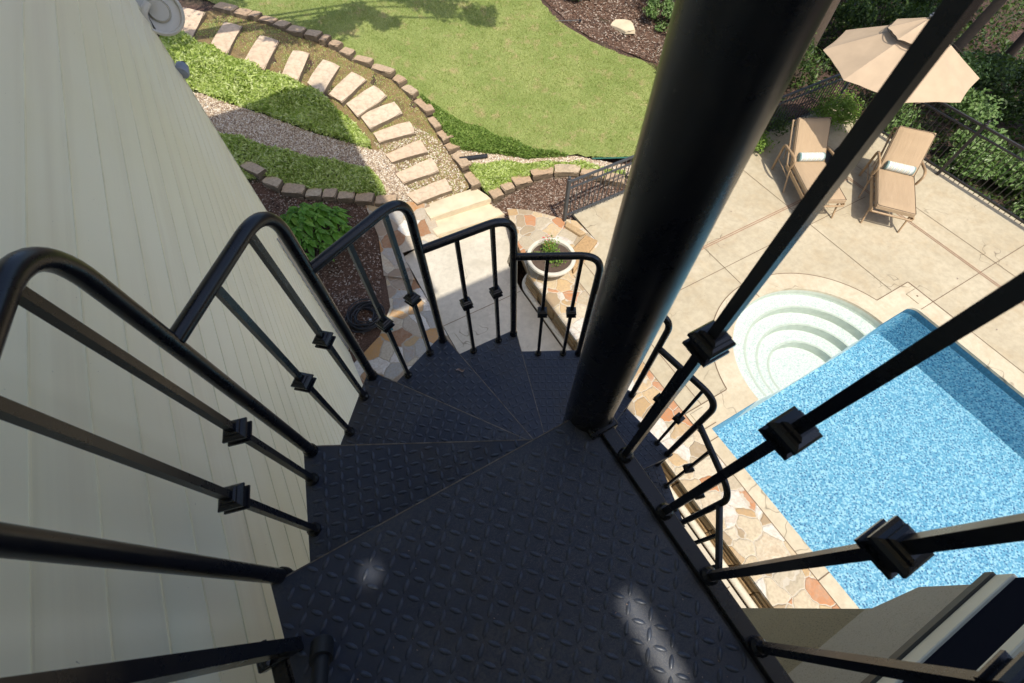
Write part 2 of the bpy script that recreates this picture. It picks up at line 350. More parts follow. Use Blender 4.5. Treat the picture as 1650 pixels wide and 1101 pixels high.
def Hh(x, y):
    x = np.asarray(x, float); y = np.asarray(y, float)
    path = -.45+.28*(np.clip(y, 6, 12)-6)+.08*np.clip(y-12, 0, 30)
    lawn = np.where((x > 3) & (y < 6.5), -.05, 0)*0-.05+.16*(np.clip(y, 5.6, 12)-5.6)+.08*np.clip(y-12, 0, 30)
    lawn = np.where((x > 3) & (y < 6.5), -.05+.16*np.clip(y-5.6, 0, 1), lawn)
    s = np.clip((x-2.6)/2.5, 0, 1); s = s*s*(3-2*s)
    return path*(1-s)+lawn*s
def drape(name, poly, off, mat, step=.16, rough=0., sm=2, jit=0.):
    if sm: poly = smooth_poly(poly, sm)
    out = []
    for i in range(len(poly)):
        a = Vector((*poly[i], 0)); b = Vector((*poly[(i+1) % len(poly)], 0)); k = max(1, int((b-a).length/step))
        for j in range(k): p = a.lerp(b, j/k); out.append((p.x+random.uniform(-jit, jit), p.y+random.uniform(-jit, jit)))
    xs = [p[0] for p in out]; ys = [p[1] for p in out]
    gx, gy = np.meshgrid(np.arange(min(xs), max(xs), step), np.arange(min(ys), max(ys), step)); gx = gx.ravel(); gy = gy.ravel(); k = inside(out, gx, gy)
    pts = [Vector(p) for p in out]+[Vector((a, b)) for a, b in zip(gx[k], gy[k])]
    n = len(out); v, e, f, *_ = geometry.delaunay_2d_cdt(pts, [(i, (i+1) % n) for i in range(n)], [], 1, 1e-4)
    z = Hh([q.x for q in v], [q.y for q in v])+off
    bm = bmesh.new(); vv = [bm.verts.new((q.x, q.y, zz+random.uniform(-rough, rough))) for q, zz in zip(v, z)]
    for q in f:
        try: bm.faces.new([vv[i] for i in q])
        except Exception: pass
    bmesh.ops.recalc_face_normals(bm, faces=list(bm.faces))
    if sum(q.normal.z for q in bm.faces) < 0: bmesh.ops.reverse_faces(bm, faces=list(bm.faces))
    return mesh_obj(name, bm, mat, smooth=180)
def scatter(poly, n, off=0., zf=None):
    xs = [p[0] for p in poly]; ys = [p[1] for p in poly]; P = []
    tot = 0
    while tot < n:
        x = rng.uniform(min(xs), max(xs), n); y = rng.uniform(min(ys), max(ys), n); k = inside(poly, x, y); P.append(np.c_[x[k], y[k]]); tot += k.sum()
    P = np.concatenate(P)[:n]; z = (Hh if zf is None else zf)(P[:, 0], P[:, 1])+off
    return np.c_[P, z]
def blades(P, h, w, lean=.5):
    n = len(P); a = rng.uniform(0, 2*np.pi, n); hh = h*rng.uniform(.5, 1.2, n); l = rng.uniform(0, lean, n)*hh; b = rng.uniform(0, 2*np.pi, n)
    d = np.c_[np.cos(a), np.sin(a), np.zeros(n)]*(w*rng.uniform(.6, 1.3, n))[:, None]
    tip = P+np.c_[np.cos(b)*l, np.sin(b)*l, hh]
    V = np.stack([P-d, P+d, tip], 1).reshape(-1, 3); return V, np.arange(3*n).reshape(-1, 3)
def leaves(P, size, N=None, flat=.5, asp=.55):
    """leaf-shaped quads: P positions, N main normals"""
    n = len(P)
    nr = rng.normal(size=(n, 3)); nr /= np.linalg.norm(nr, axis=1)[:, None]
    if N is None: N = np.tile([0, 0, 1.], (n, 1))
    nn = N*(1-flat)+nr*flat; nn /= np.linalg.norm(nn, axis=1)[:, None]+1e-9
    a = np.cross(nn, rng.normal(size=(n, 3))); a /= np.linalg.norm(a, axis=1)[:, None]+1e-9; b = np.cross(nn, a)
    s = (size*rng.uniform(.6, 1.35, n))[:, None]
    V = np.stack([P-a*s, P+b*s*asp+nn*s*.12, P+a*s-nn*s*.18, P-b*s*asp+nn*s*.12], 1).reshape(-1, 3)
    return V, np.arange(4*n).reshape(-1, 4)

# ------------------------------------------------------------ ground
DECKZ, WALKZ = 0., -.45
gx = np.concatenate([[-60, -30, -15], np.arange(-8, 26, .5), [32, 45, 70]]); gy = np.concatenate([[-60, -30, -16], np.arange(-10, 28, .5), [34, 45, 70]])
X, Y = np.meshgrid(gx, gy)
def ground_z(x, y):
    h = Hh(x, y)
    under = (x > -4) & (x < 12.2) & (y < 5.6)
    z = np.where(under, -1.7, h)
    z = np.where((x > -4) & (x < 3.3) & (y >= 5.6) & (y < 7.6), h-.3, z)
    z = np.where((x >= 3.3) & (x < 12.2) & (y >= 5.0) & (y < 6.6), np.minimum(h, -.12), z)
    right = np.clip((x-11.8)/8, 0, 1)
    z = np.where(x > 11.8, np.where(y < 6, -.35, h-.3)-.9*right, z)
    return z
Z = ground_z(X, Y)+rng.normal(0, .015, X.shape)
nx_, ny_ = len(gx), len(gy); idx = np.arange(nx_*ny_).reshape(ny_, nx_)
F = np.stack([idx[:-1, :-1], idx[:-1, 1:], idx[1:, 1:], idx[1:, :-1]], -1).reshape(-1, 4)
tag(np_obj('ground', np.c_[X.ravel(), Y.ravel(), Z.ravel()], F, 'woodland_soil', smooth=True), kind='structure')

COVER1 = [(-1.5,13.2),(-1.1,12.7),(-0.63,11.97),(-0.07,11.37),(0.44,10.82),(0.9,10.29),(1.17,9.65),(1.36,9.15),(1.48,8.71),(1.43,8.54),(1.19,8.73),(0.87,9.03),(0.53,9.32),(0.26,9.59),(-0.23,10.1),(-0.45,10.32),(-0.86,10.68),(-1.19,11.05),(-3,12.2),(-3,13.6)]
GRAVEL1 = [(-3,12.2),(-1.1,10.94),(-0.86,10.68),(-0.23,10.1),(0.26,9.59),(0.53,9.32),(0.87,9.03),(1.21,8.76),(1.43,8.54),(1.62,8.45),(1.72,8.0),(1.74,7.4),(1.7,7.0),(1.4,7.0),(1.1,7.3),(1.2,7.7),(1.22,8.06),(0.94,8.33),(0.37,8.68),(-0.07,9.01),(-0.5,9.36),(-0.87,9.69),(-3,11)]
COVER2 = [(-3,11.2),(-0.91,9.75),(-0.5,9.36),(-0.07,9.01),(0.37,8.68),(0.94,8.33),(1.22,8.06),(1.29,7.73),(1.27,7.45),(0.99,7.50),(0.56,7.75),(0.14,7.97),(-0.06,8.09),(-0.42,8.42),(-0.69,8.68),(-3,9.4)]
LAWN = [(-0.3,13.9),(0.29,13.03),(0.71,12.54),(1.19,11.87),(1.53,11.59),(1.84,11.23),(2.04,10.86),(2.37,10.47),(2.67,10.01),(2.78,9.57),(2.90,9.3),(3.22,8.69),(3.75,7.97),(4.15,7.31),(4.57,6.85),(5.06,6.6),(5.54,6.2),(6.47,5.86),(7.92,6.48),(8.49,7.99),(7.86,8.72),(7.39,9.38),(7.13,10.1),(7.02,11.29),(6.96,11.98),(5.5,13.2),(3.47,14.2),(0.06,15.6),(-1.2,15)]
COVER3 = [(2.93,9.35),(3.22,8.72),(3.75,8.0),(4.15,7.36),(4.57,6.80),(5.0,6.5),(4.24,6.90),(3.74,7.36),(3.06,7.88),(3.0,8.0),(2.98,8.68)]
GRAVEL2 = [(3.02,7.98),(3.74,7.42),(4.35,6.92),(5.17,6.46),(5.87,5.9),(6.6,5.5),(6.22,5.3),(5.15,6.16),(4.24,6.65),(3.63,7.15),(3.02,7.40)]
COVER4 = [(3.06,7.42),(3.63,7.19),(4.35,6.66),(5.04,6.27),(5.8,5.61),(5.65,5.45),(4.96,6.11),(4.39,6.40),(3.87,6.56),(3.32,6.62),(3.14,6.62),(3.08,7.0)]
MULCH1 = [(-3,9.2),(-0.69,8.66),(-0.42,8.38),(-0.06,8.05),(0.56,7.7),(0.99,7.45),(1.37,7.2),(1.1,6.6),(1.0,6.0),(.95,5.9),(.9,5.0),(.3,4.2),(-1.5,4.2),(-3,4.2)]
MULCH2 = [(3.1,6.6),(3.9,6.6),(4.6,6.35),(5.2,5.8),(5.8,5.5),(6.6,5.55),(8,6.5),(9,6.5),(9,5.12),(4.3,5.12),(4.05,5.3),(3.5,5.75),(3.1,5.95)]
PATH = [(-2.2,13.6),(-0.15,13.5),(0.27,12.95),(0.69,12.47),(1.17,11.82),(1.51,11.54),(1.82,11.18),(2.02,10.81),(2.35,10.42),(2.65,9.96),(2.74,9.53),(2.85,9.26),(2.87,8.84),(2.88,8.61),(2.9,8.3),(2.93,7.5),(2.95,6.9),(1.75,6.9),(1.66,7.3),(1.6,7.8),(1.5,8.35),(1.43,8.54),(1.48,8.71),(1.36,9.15),(1.17,9.65),(0.9,10.29),(0.44,10.82),(-0.07,11.37),(-0.63,11.97),(-1.1,12.7)]
for nm, po, off, m, ro in (('mulch_bed', MULCH1, .006, 'mulch', .012), ('mulch_bed', MULCH2, .02, 'mulch', .012), ('garden_path', PATH, .02, 'path_soil', .008),
                           ('gravel_bed', GRAVEL1, .03, 'gravel', .01), ('gravel_bed', GRAVEL2, .03, 'gravel', .01), ('lawn', LAWN, .04, 'lawn', .006)):
    tag(drape(nm, po, off, m, .14, ro, sm=2 if nm != 'lawn' else 1, jit=0 if nm != 'lawn' else .05), kind='structure')
for nm, po in (('cover_bed', COVER1), ('cover_bed', COVER2), ('cover_bed', COVER3), ('cover_bed', COVER4)): tag(drape(nm, po, .035, 'cover_soil', .15, .01, sm=1), kind='structure')
V, F = blades(scatter(LAWN, 110000, .03), .045, .006, 1.1); tag(np_obj('lawn_grass', V, F, 'grass_blade'), 'short sunlit mown grass of the lawn beyond the stepping stone path', 'grass', kind='stuff')
def cover(poly, n, name, mat, label, h, size):
    P = scatter(poly, n, .04); P[:, 2] += h*rng.uniform(0, 1, len(P))**.8*(.6+.4*np.sin(P[:, 0]*5)*np.cos(P[:, 1]*6))
    V, F = leaves(P, size*rng.uniform(.75, 1.1), None, .62, .36); tag(np_obj(name, V, F, mat), label, 'ground cover', kind='stuff')
cover(COVER1, 30000, 'ground_cover', 'cover_leaf', 'bright leafy ground cover filling the bed left of the stepping stones', .2, .052)
cover(COVER2, 24000, 'ground_cover', 'cover_leaf', 'grassy ground cover, mostly in shade, between the gravel strip and the stone edging by the house', .2, .048)
cover(COVER3, 15000, 'ground_cover', 'cover_leaf_dark', 'dark green ground cover strip between the lawn and the gravel, beside the path edging', .18, .04)
cover(COVER4, 12000, 'ground_cover', 'cover_leaf', 'green ground cover patch between the gravel and the row of red edging stones', .18, .042)
def chips(poly, n, name, mat, label, cat, s, off, zf=None):
    P = scatter(poly, n, off, zf); V, F = leaves(P, s, None, .28, .5)
    # give every chip a raised ridge so that it is a solid little wedge
    tag(np_obj(name, V, F, mat), label, cat, kind='stuff')
def pebbles(poly, n, name, label, s, off):
    P = scatter(poly, n, off); k = len(P); sz = s*rng.uniform(.5, 1.3, (k, 1)); a = rng.uniform(0, 6.28, k)
    base = np.array([(1, 0, 0), (0, .75, 0), (-1, 0, 0), (0, -.75, 0), (0, 0, .7), (0, 0, -.5)])
    ca, sa = np.cos(a), np.sin(a); V = []
    for b in base: V.append(np.c_[b[0]*ca-b[1]*sa, b[0]*sa+b[1]*ca, np.full(k, b[2])]*sz+P)
    V = np.stack(V, 1).reshape(-1, 3); f = np.array([(0, 1, 4), (1, 2, 4), (2, 3, 4), (3, 0, 4)]); F = (np.arange(k)[:, None, None]*6+f).reshape(-1, 3)
    tag(np_obj(name, V, F, 'pebble', smooth=True), label, 'gravel', kind='stuff')
pebbles(GRAVEL1, 26000, 'loose_gravel', 'mixed brown and cream gravel between the two ground cover beds and around the lower stepping stones', .021, .035)
pebbles([(1.55,8.7),(2.0,8.9),(2.5,8.8),(2.85,8.2),(2.88,7.0),(1.75,6.95),(1.6,7.6)], 4200, 'loose_gravel', 'cream pebbles strewn over the mossy soil round the lowest stepping stones', .02, .022)
pebbles(GRAVEL2, 9000, 'loose_gravel', 'cream gravel strip curving below the lawn towards the black fence', .021, .035)
chips([(-3,9.2),(-0.69,8.66),(-0.42,8.38),(-0.06,8.05),(0.56,7.7),(0.85,7.45),(0.7,6.6),(.45,5.9),(.2,5.2),(-.2,4.9),(-.6,4.6),(-3,4.6)], 15000, 'bark_mulch', 'bark_chip', 'dark shredded bark mulch in the bed by the house corner', 'mulch', .024, .035)
chips(MULCH2, 12000, 'bark_mulch', 'bark_chip', 'reddish bark mulch in the sunny bed behind the black fence', 'mulch', .024, .035)
V, F = blades(scatter([(1.4,7.2),(2.85,6.9),(2.8,9.5),(2.2,10.6),(1.2,11.7),(0,13.2),(-1,12.9),(1,10.4),(1.6,9)], 9000, .02), .03, .008, 1.3); tag(np_obj('path_moss', V, F, 'cover_leaf'), 'thin weeds and moss growing between the stepping stones', 'moss', kind='stuff')

# ------------------------------------------------------------ stepping stones and stone edgings
def stone_block(name, quad, z0, z1, mat, jitter=.012, cuts=3, tilt=0.):
    """rough slab with chipped edges, built round its own centre"""
    cx = sum(p[0] for p in quad)/len(quad); cy = sum(p[1] for p in quad)/len(quad)
    pts = []
    n = len(quad)
    for i in range(n):
        a = quad[i]; b = quad[(i+1) % n]
        for j in range(cuts): s = j/cuts; pts.append((a[0]+(b[0]-a[0])*s-cx+random.uniform(-jitter, jitter), a[1]+(b[1]-a[1])*s-cy+random.uniform(-jitter, jitter)))
    bm = bmesh.new(); u = prism(bm, pts, 0, z1-z0)
    bmesh.ops.bevel(bm, geom=[e for e in bm.edges if all(v in u for v in e.verts)], offset=.014, segments=2, affect='EDGES')
    bmesh.ops.triangulate(bm, faces=[f for f in bm.faces if len(f.verts) > 4])
    for v in bm.verts: v.co += Vector((random.uniform(-1, 1), random.uniform(-1, 1), random.uniform(-1, 1)))*jitter*.35
    for v in bm.verts: v.co.z += tilt*v.co.y
    bm.normal_update()
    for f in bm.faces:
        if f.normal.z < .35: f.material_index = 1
    o = mesh_obj(name, bm, [mat, 'stone_side_shade' if mat in ('step_stone', 'edge_stone') else mat], smooth=40); o.location = (cx, cy, z0); return o
STONES = [[(-1.12,12.6),(-0.8,13.58),(-0.41,13.24),(-0.9,12.47)],[(-0.62,12.01),(-0.13,12.67),(0.17,12.39),(-0.38,11.63)],[(-0.1,11.43),(0.44,12.05),(0.75,11.71),(0.19,11.0)],[(0.47,10.84),(0.92,11.44),(1.22,11.2),(0.7,10.52)],[(0.86,10.47),(1.42,11.02),(1.67,10.67),(1.04,10.02)],[(1.16,10.06),(1.85,10.49),(2.04,10.15),(1.33,9.72)],[(1.39,9.73),(2.13,10.01),(2.27,9.61),(1.48,9.29)],[(1.53,9.36),(2.35,9.46),(2.39,9.09),(1.6,8.94)],[(1.62,8.88),(2.45,8.89),(2.41,8.53),(1.63,8.59)],[(1.62,8.31),(2.44,8.39),(2.45,8.02),(1.68,8.07)],[(1.63,7.83),(2.48,7.9),(2.47,7.52),(1.68,7.54)],[(1.63,7.33),(2.52,7.38),(2.5,7.02),(1.72,7.0)]]
SL = ['big pale stepping stone at the far top of the path, beside the house lamp', 'cream stepping stone with a dark shaded side, second from the top of the path', 'cream stepping stone, third from the top of the path',
      'small cream stepping stone, fourth from the top of the path', 'brownish stepping stone, fifth from the top of the path', 'cream and grey stepping stone, sixth from the top of the path',
      'pinkish brown stepping stone where the path starts to bend, seventh from the top', 'pinkish tan stepping stone just above the last one beside the leafy bed', 'pale stepping stone at the end of the upper leafy bed, fourth from the bottom',
      'pale stepping stone in gravel, third from the bottom of the path', 'pale stepping stone in gravel, second from the bottom of the path', 'speckled grey stepping stone lowest on the path, just above the stone steps']
for q, lb in zip(STONES, SL):
    cx = sum(p[0] for p in q)/4; cy = sum(p[1] for p in q)/4; h = float(Hh(cx, cy))
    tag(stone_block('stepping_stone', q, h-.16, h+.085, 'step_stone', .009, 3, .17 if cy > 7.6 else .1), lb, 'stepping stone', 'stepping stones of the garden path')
def edging(line, wid, top, mat, name, labels, group, side=1, low=None):
    L = [Vector((*p, 0)) for p in line]; seg = [(L[i+1]-L[i]).length for i in range(len(L)-1)]; tot = sum(seg)
    def at(s):
        for i, d in enumerate(seg):
            if s <= d or i == len(seg)-1: return L[i].lerp(L[i+1], min(s/d, 1)), (L[i+1]-L[i]).normalized()
            s -= d
    n = len(labels); cuts = np.cumsum(rng.uniform(.5, 1.5, n)); cuts = np.r_[0, cuts]/cuts[-1]*tot
    for k in range(n):
        a, da = at(cuts[k]+.01); b, db = at(cuts[k+1]-.012); mm, dm = at((cuts[k]+cuts[k+1])/2)
        na = Vector((-da.y, da.x, 0)); nb = Vector((-db.y, db.x, 0)); w = wid*random.uniform(.85, 1.15)
        quad = [tuple((a-na*w)[:2]), tuple((mm-Vector((-dm.y, dm.x, 0))*w)[:2]), tuple((b-nb*w)[:2]), tuple((b+nb*w)[:2]), tuple((mm+Vector((-dm.y, dm.x, 0))*w)[:2]), tuple((a+na*w)[:2])]
        h = float(Hh(mm.x, mm.y)); tp = h+top+random.uniform(-.015, .02)
        r = empty(name, (0, 0, 0), labels[k], 'edging stone', group)
        o = stone_block('cap_stone', quad, tp-.10, tp, mat, .010, 2); r.location = o.location.copy(); o.location = (0, 0, 0); o.parent = r
        q2 = [(mm.x+(p[0]-mm.x)*.94, mm.y+(p[1]-mm.y)*.90) for p in quad]
        o = stone_block('base_stone', q2, h-.15, tp-.105, mat, .014, 2); o.location = o.location-r.location; o.parent = r
EDGE = [(-0.12,13.50),(0.27,12.99),(0.69,12.51),(1.17,11.86),(1.51,11.58),(1.82,11.22),(2.02,10.85),(2.35,10.46),(2.67,9.99),(2.78,9.55),(2.89,9.26),(2.92,8.84),(2.93,8.61),(2.96,8.31),(2.98,7.92),(2.99,7.49),(3.01,7.15),(2.98,6.85)]
ordn = ['first', 'second', 'third', 'fourth', 'fifth', 'sixth', 'seventh', 'eighth', 'ninth', 'tenth', 'eleventh', 'twelfth', 'thirteenth', 'fourteenth', 'fifteenth', 'sixteenth', 'seventeenth', 'eighteenth', 'nineteenth', 'last']
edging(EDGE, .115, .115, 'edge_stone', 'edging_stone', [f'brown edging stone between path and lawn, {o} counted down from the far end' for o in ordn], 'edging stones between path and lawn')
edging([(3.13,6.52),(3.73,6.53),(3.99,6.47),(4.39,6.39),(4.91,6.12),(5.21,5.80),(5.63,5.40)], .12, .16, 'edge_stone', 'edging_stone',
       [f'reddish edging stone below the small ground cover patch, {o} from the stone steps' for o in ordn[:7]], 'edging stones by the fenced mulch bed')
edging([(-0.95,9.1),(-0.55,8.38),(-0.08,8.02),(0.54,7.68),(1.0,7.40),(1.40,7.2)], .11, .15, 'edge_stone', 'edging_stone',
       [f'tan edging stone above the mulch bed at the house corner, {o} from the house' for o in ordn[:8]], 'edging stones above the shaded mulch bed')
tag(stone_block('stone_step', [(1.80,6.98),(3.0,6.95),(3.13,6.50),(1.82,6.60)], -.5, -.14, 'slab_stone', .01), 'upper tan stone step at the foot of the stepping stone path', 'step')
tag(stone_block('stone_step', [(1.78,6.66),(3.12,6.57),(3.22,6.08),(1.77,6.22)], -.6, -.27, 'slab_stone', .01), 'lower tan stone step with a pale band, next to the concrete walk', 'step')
tag(stone_block('flat_rock', [(8.2,9.7),(8.5,9.85),(8.75,9.6),(8.6,9.15),(8.35,9.25)][::-1], float(Hh(8.4, 9.6)), float(Hh(8.4, 9.6))+.08, 'slab_stone', .02), 'flat tan rock lying at the far edge of the lawn', 'rock')
tag(stone_block('round_rock', [(4.55,13.2),(4.75,13.3),(4.85,13.1),(4.7,12.95)], float(Hh(4.7, 13)), float(Hh(4.7, 13))+.14, 'rock_grey', .02), 'small pale grey rock under the bushes at the top of the lawn', 'rock')

# ------------------------------------------------------------ paved areas
bm = bmesh.new(); prism(bm, [(1.0, -6), (2.62, -6), (2.62, 4.4), (2.72, 5.1), (3.2, 5.6), (3.2, 6.3), (1.8, 6.40), (1.02, 6.2)], -.7, WALKZ)
tag(mesh_obj('concrete_walk', bm, 'walk_concrete'), kind='structure')
bm = bmesh.new(); prism(bm, [(-.62, -6), (1.0, -6), (1.0, 5.2), (.95, 6.1), (.55, 6.0), (.35, 5.2), (-.05, 4.7), (-.62, 4.4)], -.7, WALKZ+.022)
tag(mesh_obj('flagstone_patio', bm, 'flagstone'), kind='structure')
tag(drape('flagstone_landing', [(.80,7.5),(1.4,7.28),(1.95,6.95),(1.85,6.15),(1.02,6.2),(.98,5.5),(.5,5.9),(.75,6.7)], .06, 'flagstone', .1, 0, 0), kind='structure')
bm = bmesh.new()
for y in (-1.2, 1.6, 4.35): box(bm, (1.0, y, WALKZ-.002), (2.6, y+.01, WALKZ+.003))
tag(mesh_obj('walk_joint', bm, 'joint_dark'), kind='structure')
# pool deck with pool cut-out: outer outline, pool outline joined by arc of the steps
PX0, PX1, PY1, PYB = 3.62, 8.10, .54, -8.0
AC, AR = (5.95, .54), 1.40
arc = [(AC[0]+AR*math.cos(a), AC[1]+AR*math.sin(a)) for a in np.linspace(0, math.pi, 49)]
rc = [(PX1-.15+.15*math.cos(a), PY1-.15+.15*math.sin(a)) for a in np.linspace(0, math.pi/2, 7)]
pool = [(PX0, PYB), (PX1, PYB)]+rc+arc+[(PX0, PY1)]
def holed(name, outer, hole, z0, z1, mat):
    n, m = len(outer), len(hole); pts = [Vector(p) for p in outer+hole]
    ed = [(i, (i+1) % n) for i in range(n)]+[(n+i, n+(i+1) % m) for i in range(m)]
    v, e, f, *_ = geometry.delaunay_2d_cdt(pts, ed, [], 0, 1e-5)
    bm = bmesh.new(); vv = [bm.verts.new((q.x, q.y, z1)) for q in v]
    for q in f:
        cx = sum(v[i].x for i in q)/len(q); cy = sum(v[i].y for i in q)/len(q)
        if inside(outer, np.array([cx]), np.array([cy]))[0] and not inside(hole, np.array([cx]), np.array([cy]))[0]: bm.faces.new([vv[i] for i in q])
    bmesh.ops.recalc_face_normals(bm, faces=list(bm.faces))
    if sum(q.normal.z for q in bm.faces) < 0: bmesh.ops.reverse_faces(bm, faces=list(bm.faces))
    be = [e for e in bm.edges if e.is_boundary]; r = bmesh.ops.extrude_edge_only(bm, edges=be)
    for q in r['geom']:
        if isinstance(q, bmesh.types.BMVert): q.co.z = z0
    return mesh_obj(name, bm, mat)
DECK = [(3.42, -8), (11.62, -8), (11.62, 5.22), (4.25, 5.22), (4.25, 4.3), (3.42, 3.9)]
COPE = [(3.42, -8.0), (8.46, -8.0), (8.46, .90), (7.66, .90)]+[(AC[0]+1.74*math.cos(a), AC[1]+1.74*math.sin(a)) for a in np.linspace(.21, math.pi-.21, 40)]+[(4.24, .90), (3.42, .90)]
tag(holed('pool_deck', DECK, COPE, -.05, 0, 'deck_concrete'), kind='structure')
tag(holed('pool_coping', COPE, pool, -.04, 0.003, 'coping_concrete'), kind='structure')
bm = bmesh.new()
def strip(a, b, w=.009, z=.004):
    a = Vector((*a, 0)); b = Vector((*b, 0)); d = (b-a).normalized(); nn = Vector((-d.y, d.x, 0))*w
    vs = [bm.verts.new((p.x, p.y, z)) for p in (a-nn, b-nn, b+nn, a+nn)]; bm.faces.new(vs)
for a, b in [((3.74, .9), (3.74, 4.1)), ((5.88, 2.30), (5.88, 5.2)), ((8.05, .92), (8.05, 5.2)), ((8.47, -7.9), (8.47, .88)), ((8.47, .41), (11.6, .41)), ((10.22, -7.9), (10.22, 5.2)), ((3.76, 2.72), (9.6, 2.72)), ((8.47, -3.4), (11.6, -3.4)), ((8.14, .41), (8.47, .41))]: strip(a, b, .006)
for a, b in [((3.42, -1.6), (3.62, -1.6)), ((3.42, .40), (3.62, .40)), ((3.42, -3.6), (3.62, -3.6)), ((8.1, -1.4), (8.46, -1.4)), ((8.1, -3.4), (8.46, -3.4)), ((5.95, 1.94), (5.95, 2.28)), ((3.42, .58), (3.74, .58)), ((3.42, .9), (3.42, .58)), ((3.42, -7.9), (3.42, 3.9))]: strip(a, b, .006, .007)
cp = COPE[3:-2]
for a, b in zip(cp, cp[1:]): strip(a, b, .007, .006)
strip((8.46, .90), (7.66, .90), .007, .006); strip((4.24, .90), (3.42, .90), .007, .006); strip((8.46, .9), (8.46, .0), .007, .007)
tag(mesh_obj('deck_joint', bm, 'joint_dark'), kind='structure')
bm = bmesh.new()
for a, b in [((9.745, -7.9), (9.745, 3.25)), ((9.785, -7.9), (9.785, 3.29)), ((5.2, 3.25), (9.745, 3.25)), ((5.2, 3.29), (9.785, 3.29))]: strip(a, b, .009, .005)
tag(mesh_obj('slot_drain', bm, 'drain_red'), kind='structure')
# lids in the coping
for (x, y), lb in (((3.49, .62), 'square concrete skimmer lid near the raised flagstone wall'), ((8.20, .50), 'square concrete skimmer lid at the far corner of the pool')):
    bm = bmesh.new(); box(bm, (0, 0, 0), (.24, .24, .012)); bevel(bm, .003); r = mesh_obj('skimmer_lid', bm, 'coping_concrete'); r.location = (x, y, .004); tag(r, lb, 'pool lid', 'skimmer lids')
    bm = bmesh.new(); lathe(bm, [(.016, .0), (.016, .003)], (.12, .12, .012), 16); mesh_obj('lid_plug', bm, 'joint_dark', r)
# pool shell
bm = bmesh.new(); FZ = -.86
def wallface(pts, z0, z1, mat):
    for a, b in zip(pts, pts[1:]):
        f = bm.faces.new([bm.verts.new((a[0], a[1], z0)), bm.verts.new((b[0], b[1], z0)), bm.verts.new((b[0], b[1], z1)), bm.verts.new((a[0], a[1], z1))]); f.material_index = mat
outl = [(PX0, PYB), (PX1, PYB)]+rc+[(AC[0]+AR, PY1)]
bm.faces.new([bm.verts.new((x, y, FZ)) for x, y in ((PX0, PYB), (PX1, PYB), (PX1, PY1), (PX0, PY1))]).material_index = 0
wallface(outl, FZ, -.16, 0); wallface([(AC[0]-AR, PY1), (PX0, PY1), (PX0, PYB)], FZ, -.16, 0)
wallface(outl, -.16, -.04, 2); wallface([(AC[0]-AR, PY1), (PX0, PY1), (PX0, PYB)], -.16, -.04, 2)
wallface(arc, -.13, -.04, 3); wallface(arc, -.2, -.13, 1)
# white entry steps: nested arcs, each lower
def ring(c, r, n=41, full=False): return [(c[0]+r*math.cos(a), c[1]+r*math.sin(a)) for a in np.linspace(0, math.pi, n)]
C2 = (5.95, .54); rad = [AR, 1.12, .86, .60]; zs = [-.17, -.33, -.49, -.66]
for i in range(4):
    o_ = ring(C2, rad[i]); z = zs[i]
    if i < 3:
        inn = ring(C2, rad[i+1])
        for k in range(40): bm.faces.new([bm.verts.new((*p, z)) for p in (o_[k], o_[k+1], inn[k+1], inn[k])]).material_index = 1
        wallface(inn, zs[i+1], z, 3)
        i2 = ring(C2, rad[i+1]+.035)
        for k in range(40): bm.faces.new([bm.verts.new((*p, z+.003)) for p in (i2[k], i2[k+1], inn[k+1], inn[k])]).material_index = 3
    else:
        bm.faces.new([bm.verts.new((*p, z)) for p in o_]).material_index = 1
for i in range(4):
    a = rad[i]; b = rad[i+1] if i < 3 else 0
    for sgn in (1, -1): wallface([(C2[0]+sgn*a, PY1), (C2[0]+sgn*b, PY1)], FZ, zs[i], 1)
bmesh.ops.recalc_face_normals(bm, faces=list(bm.faces))
tag(mesh_obj('pool_basin', bm, ['pool_mosaic', 'pool_step_white', 'waterline_tile', 'pool_step_edge']), kind='structure')
bm = bmesh.new(); bm.faces.new([bm.verts.new((x, y, -.09)) for x, y in pool]); bmesh.ops.recalc_face_normals(bm, faces=list(bm.faces))
for f in bm.faces:
    if f.normal.z < 0: f.normal_flip()
tag(mesh_obj('pool_water', bm, 'water'), kind='structure')

# raised planter wall along the walk
wall = empty('raised_stone_wall', (2.8, 1.5, WALKZ), 'low stacked stone wall with a crazy paving top between the walk and the pool', 'stone wall')
capo = [(2.74, -8), (3.42, -8), (3.42, 3.9), (4.25, 4.3), (4.2, 5.0), (3.98, 5.2), (3.55, 5.7), (3.2, 5.95), (2.95, 5.2), (2.80, 4.5), (2.72, 4.3)]
def loc(pts): return [(p[0]-2.8, p[1]-1.5) for p in pts]
bm = bmesh.new(); prism(bm, loc(capo), .40, .455); mesh_obj('wall_cap', bm, 'cap_flagstone', wall)
bm = bmesh.new(); prism(bm, loc([(2.86, -8), (3.41, -8), (3.41, 3.88), (4.2, 4.3), (3.95, 5.1), (3.2, 5.85), (3.05, 5.2), (2.86, 4.3)]), -.1, .398); mesh_obj('wall_core', bm, 'wall_stone', wall)
bm = bmesh.new(); y = -6.0
while y < 4.25:                                     # stacked face stones, each course rough and proud
    L_ = random.uniform(.22, .5); z = 0.0
    while z < .37:
        hh = min(random.uniform(.07, .16), .395-z); dx = random.uniform(0, .035)+.05*(1-z/.4)
        bb = bmesh.new(); box(bb, (2.80-dx+.01, y, z), (2.90, y+L_-.012, z+hh-.008)); bevel(bb, .012)
        for v in bb.verts: v.co += Vector((random.uniform(-1, 1), random.uniform(-1, 1), random.uniform(-1, 1)))*.008; v.co.x -= 2.8; v.co.y -= 1.5
        tmp = bpy.data.meshes.new('t'); bb.to_mesh(tmp); bb.free(); bm.from_mesh(tmp); bpy.data.meshes.remove(tmp); z += hh
    y += L_
mesh_obj('face_stones', bm, 'wall_stone', wall, smooth=35)
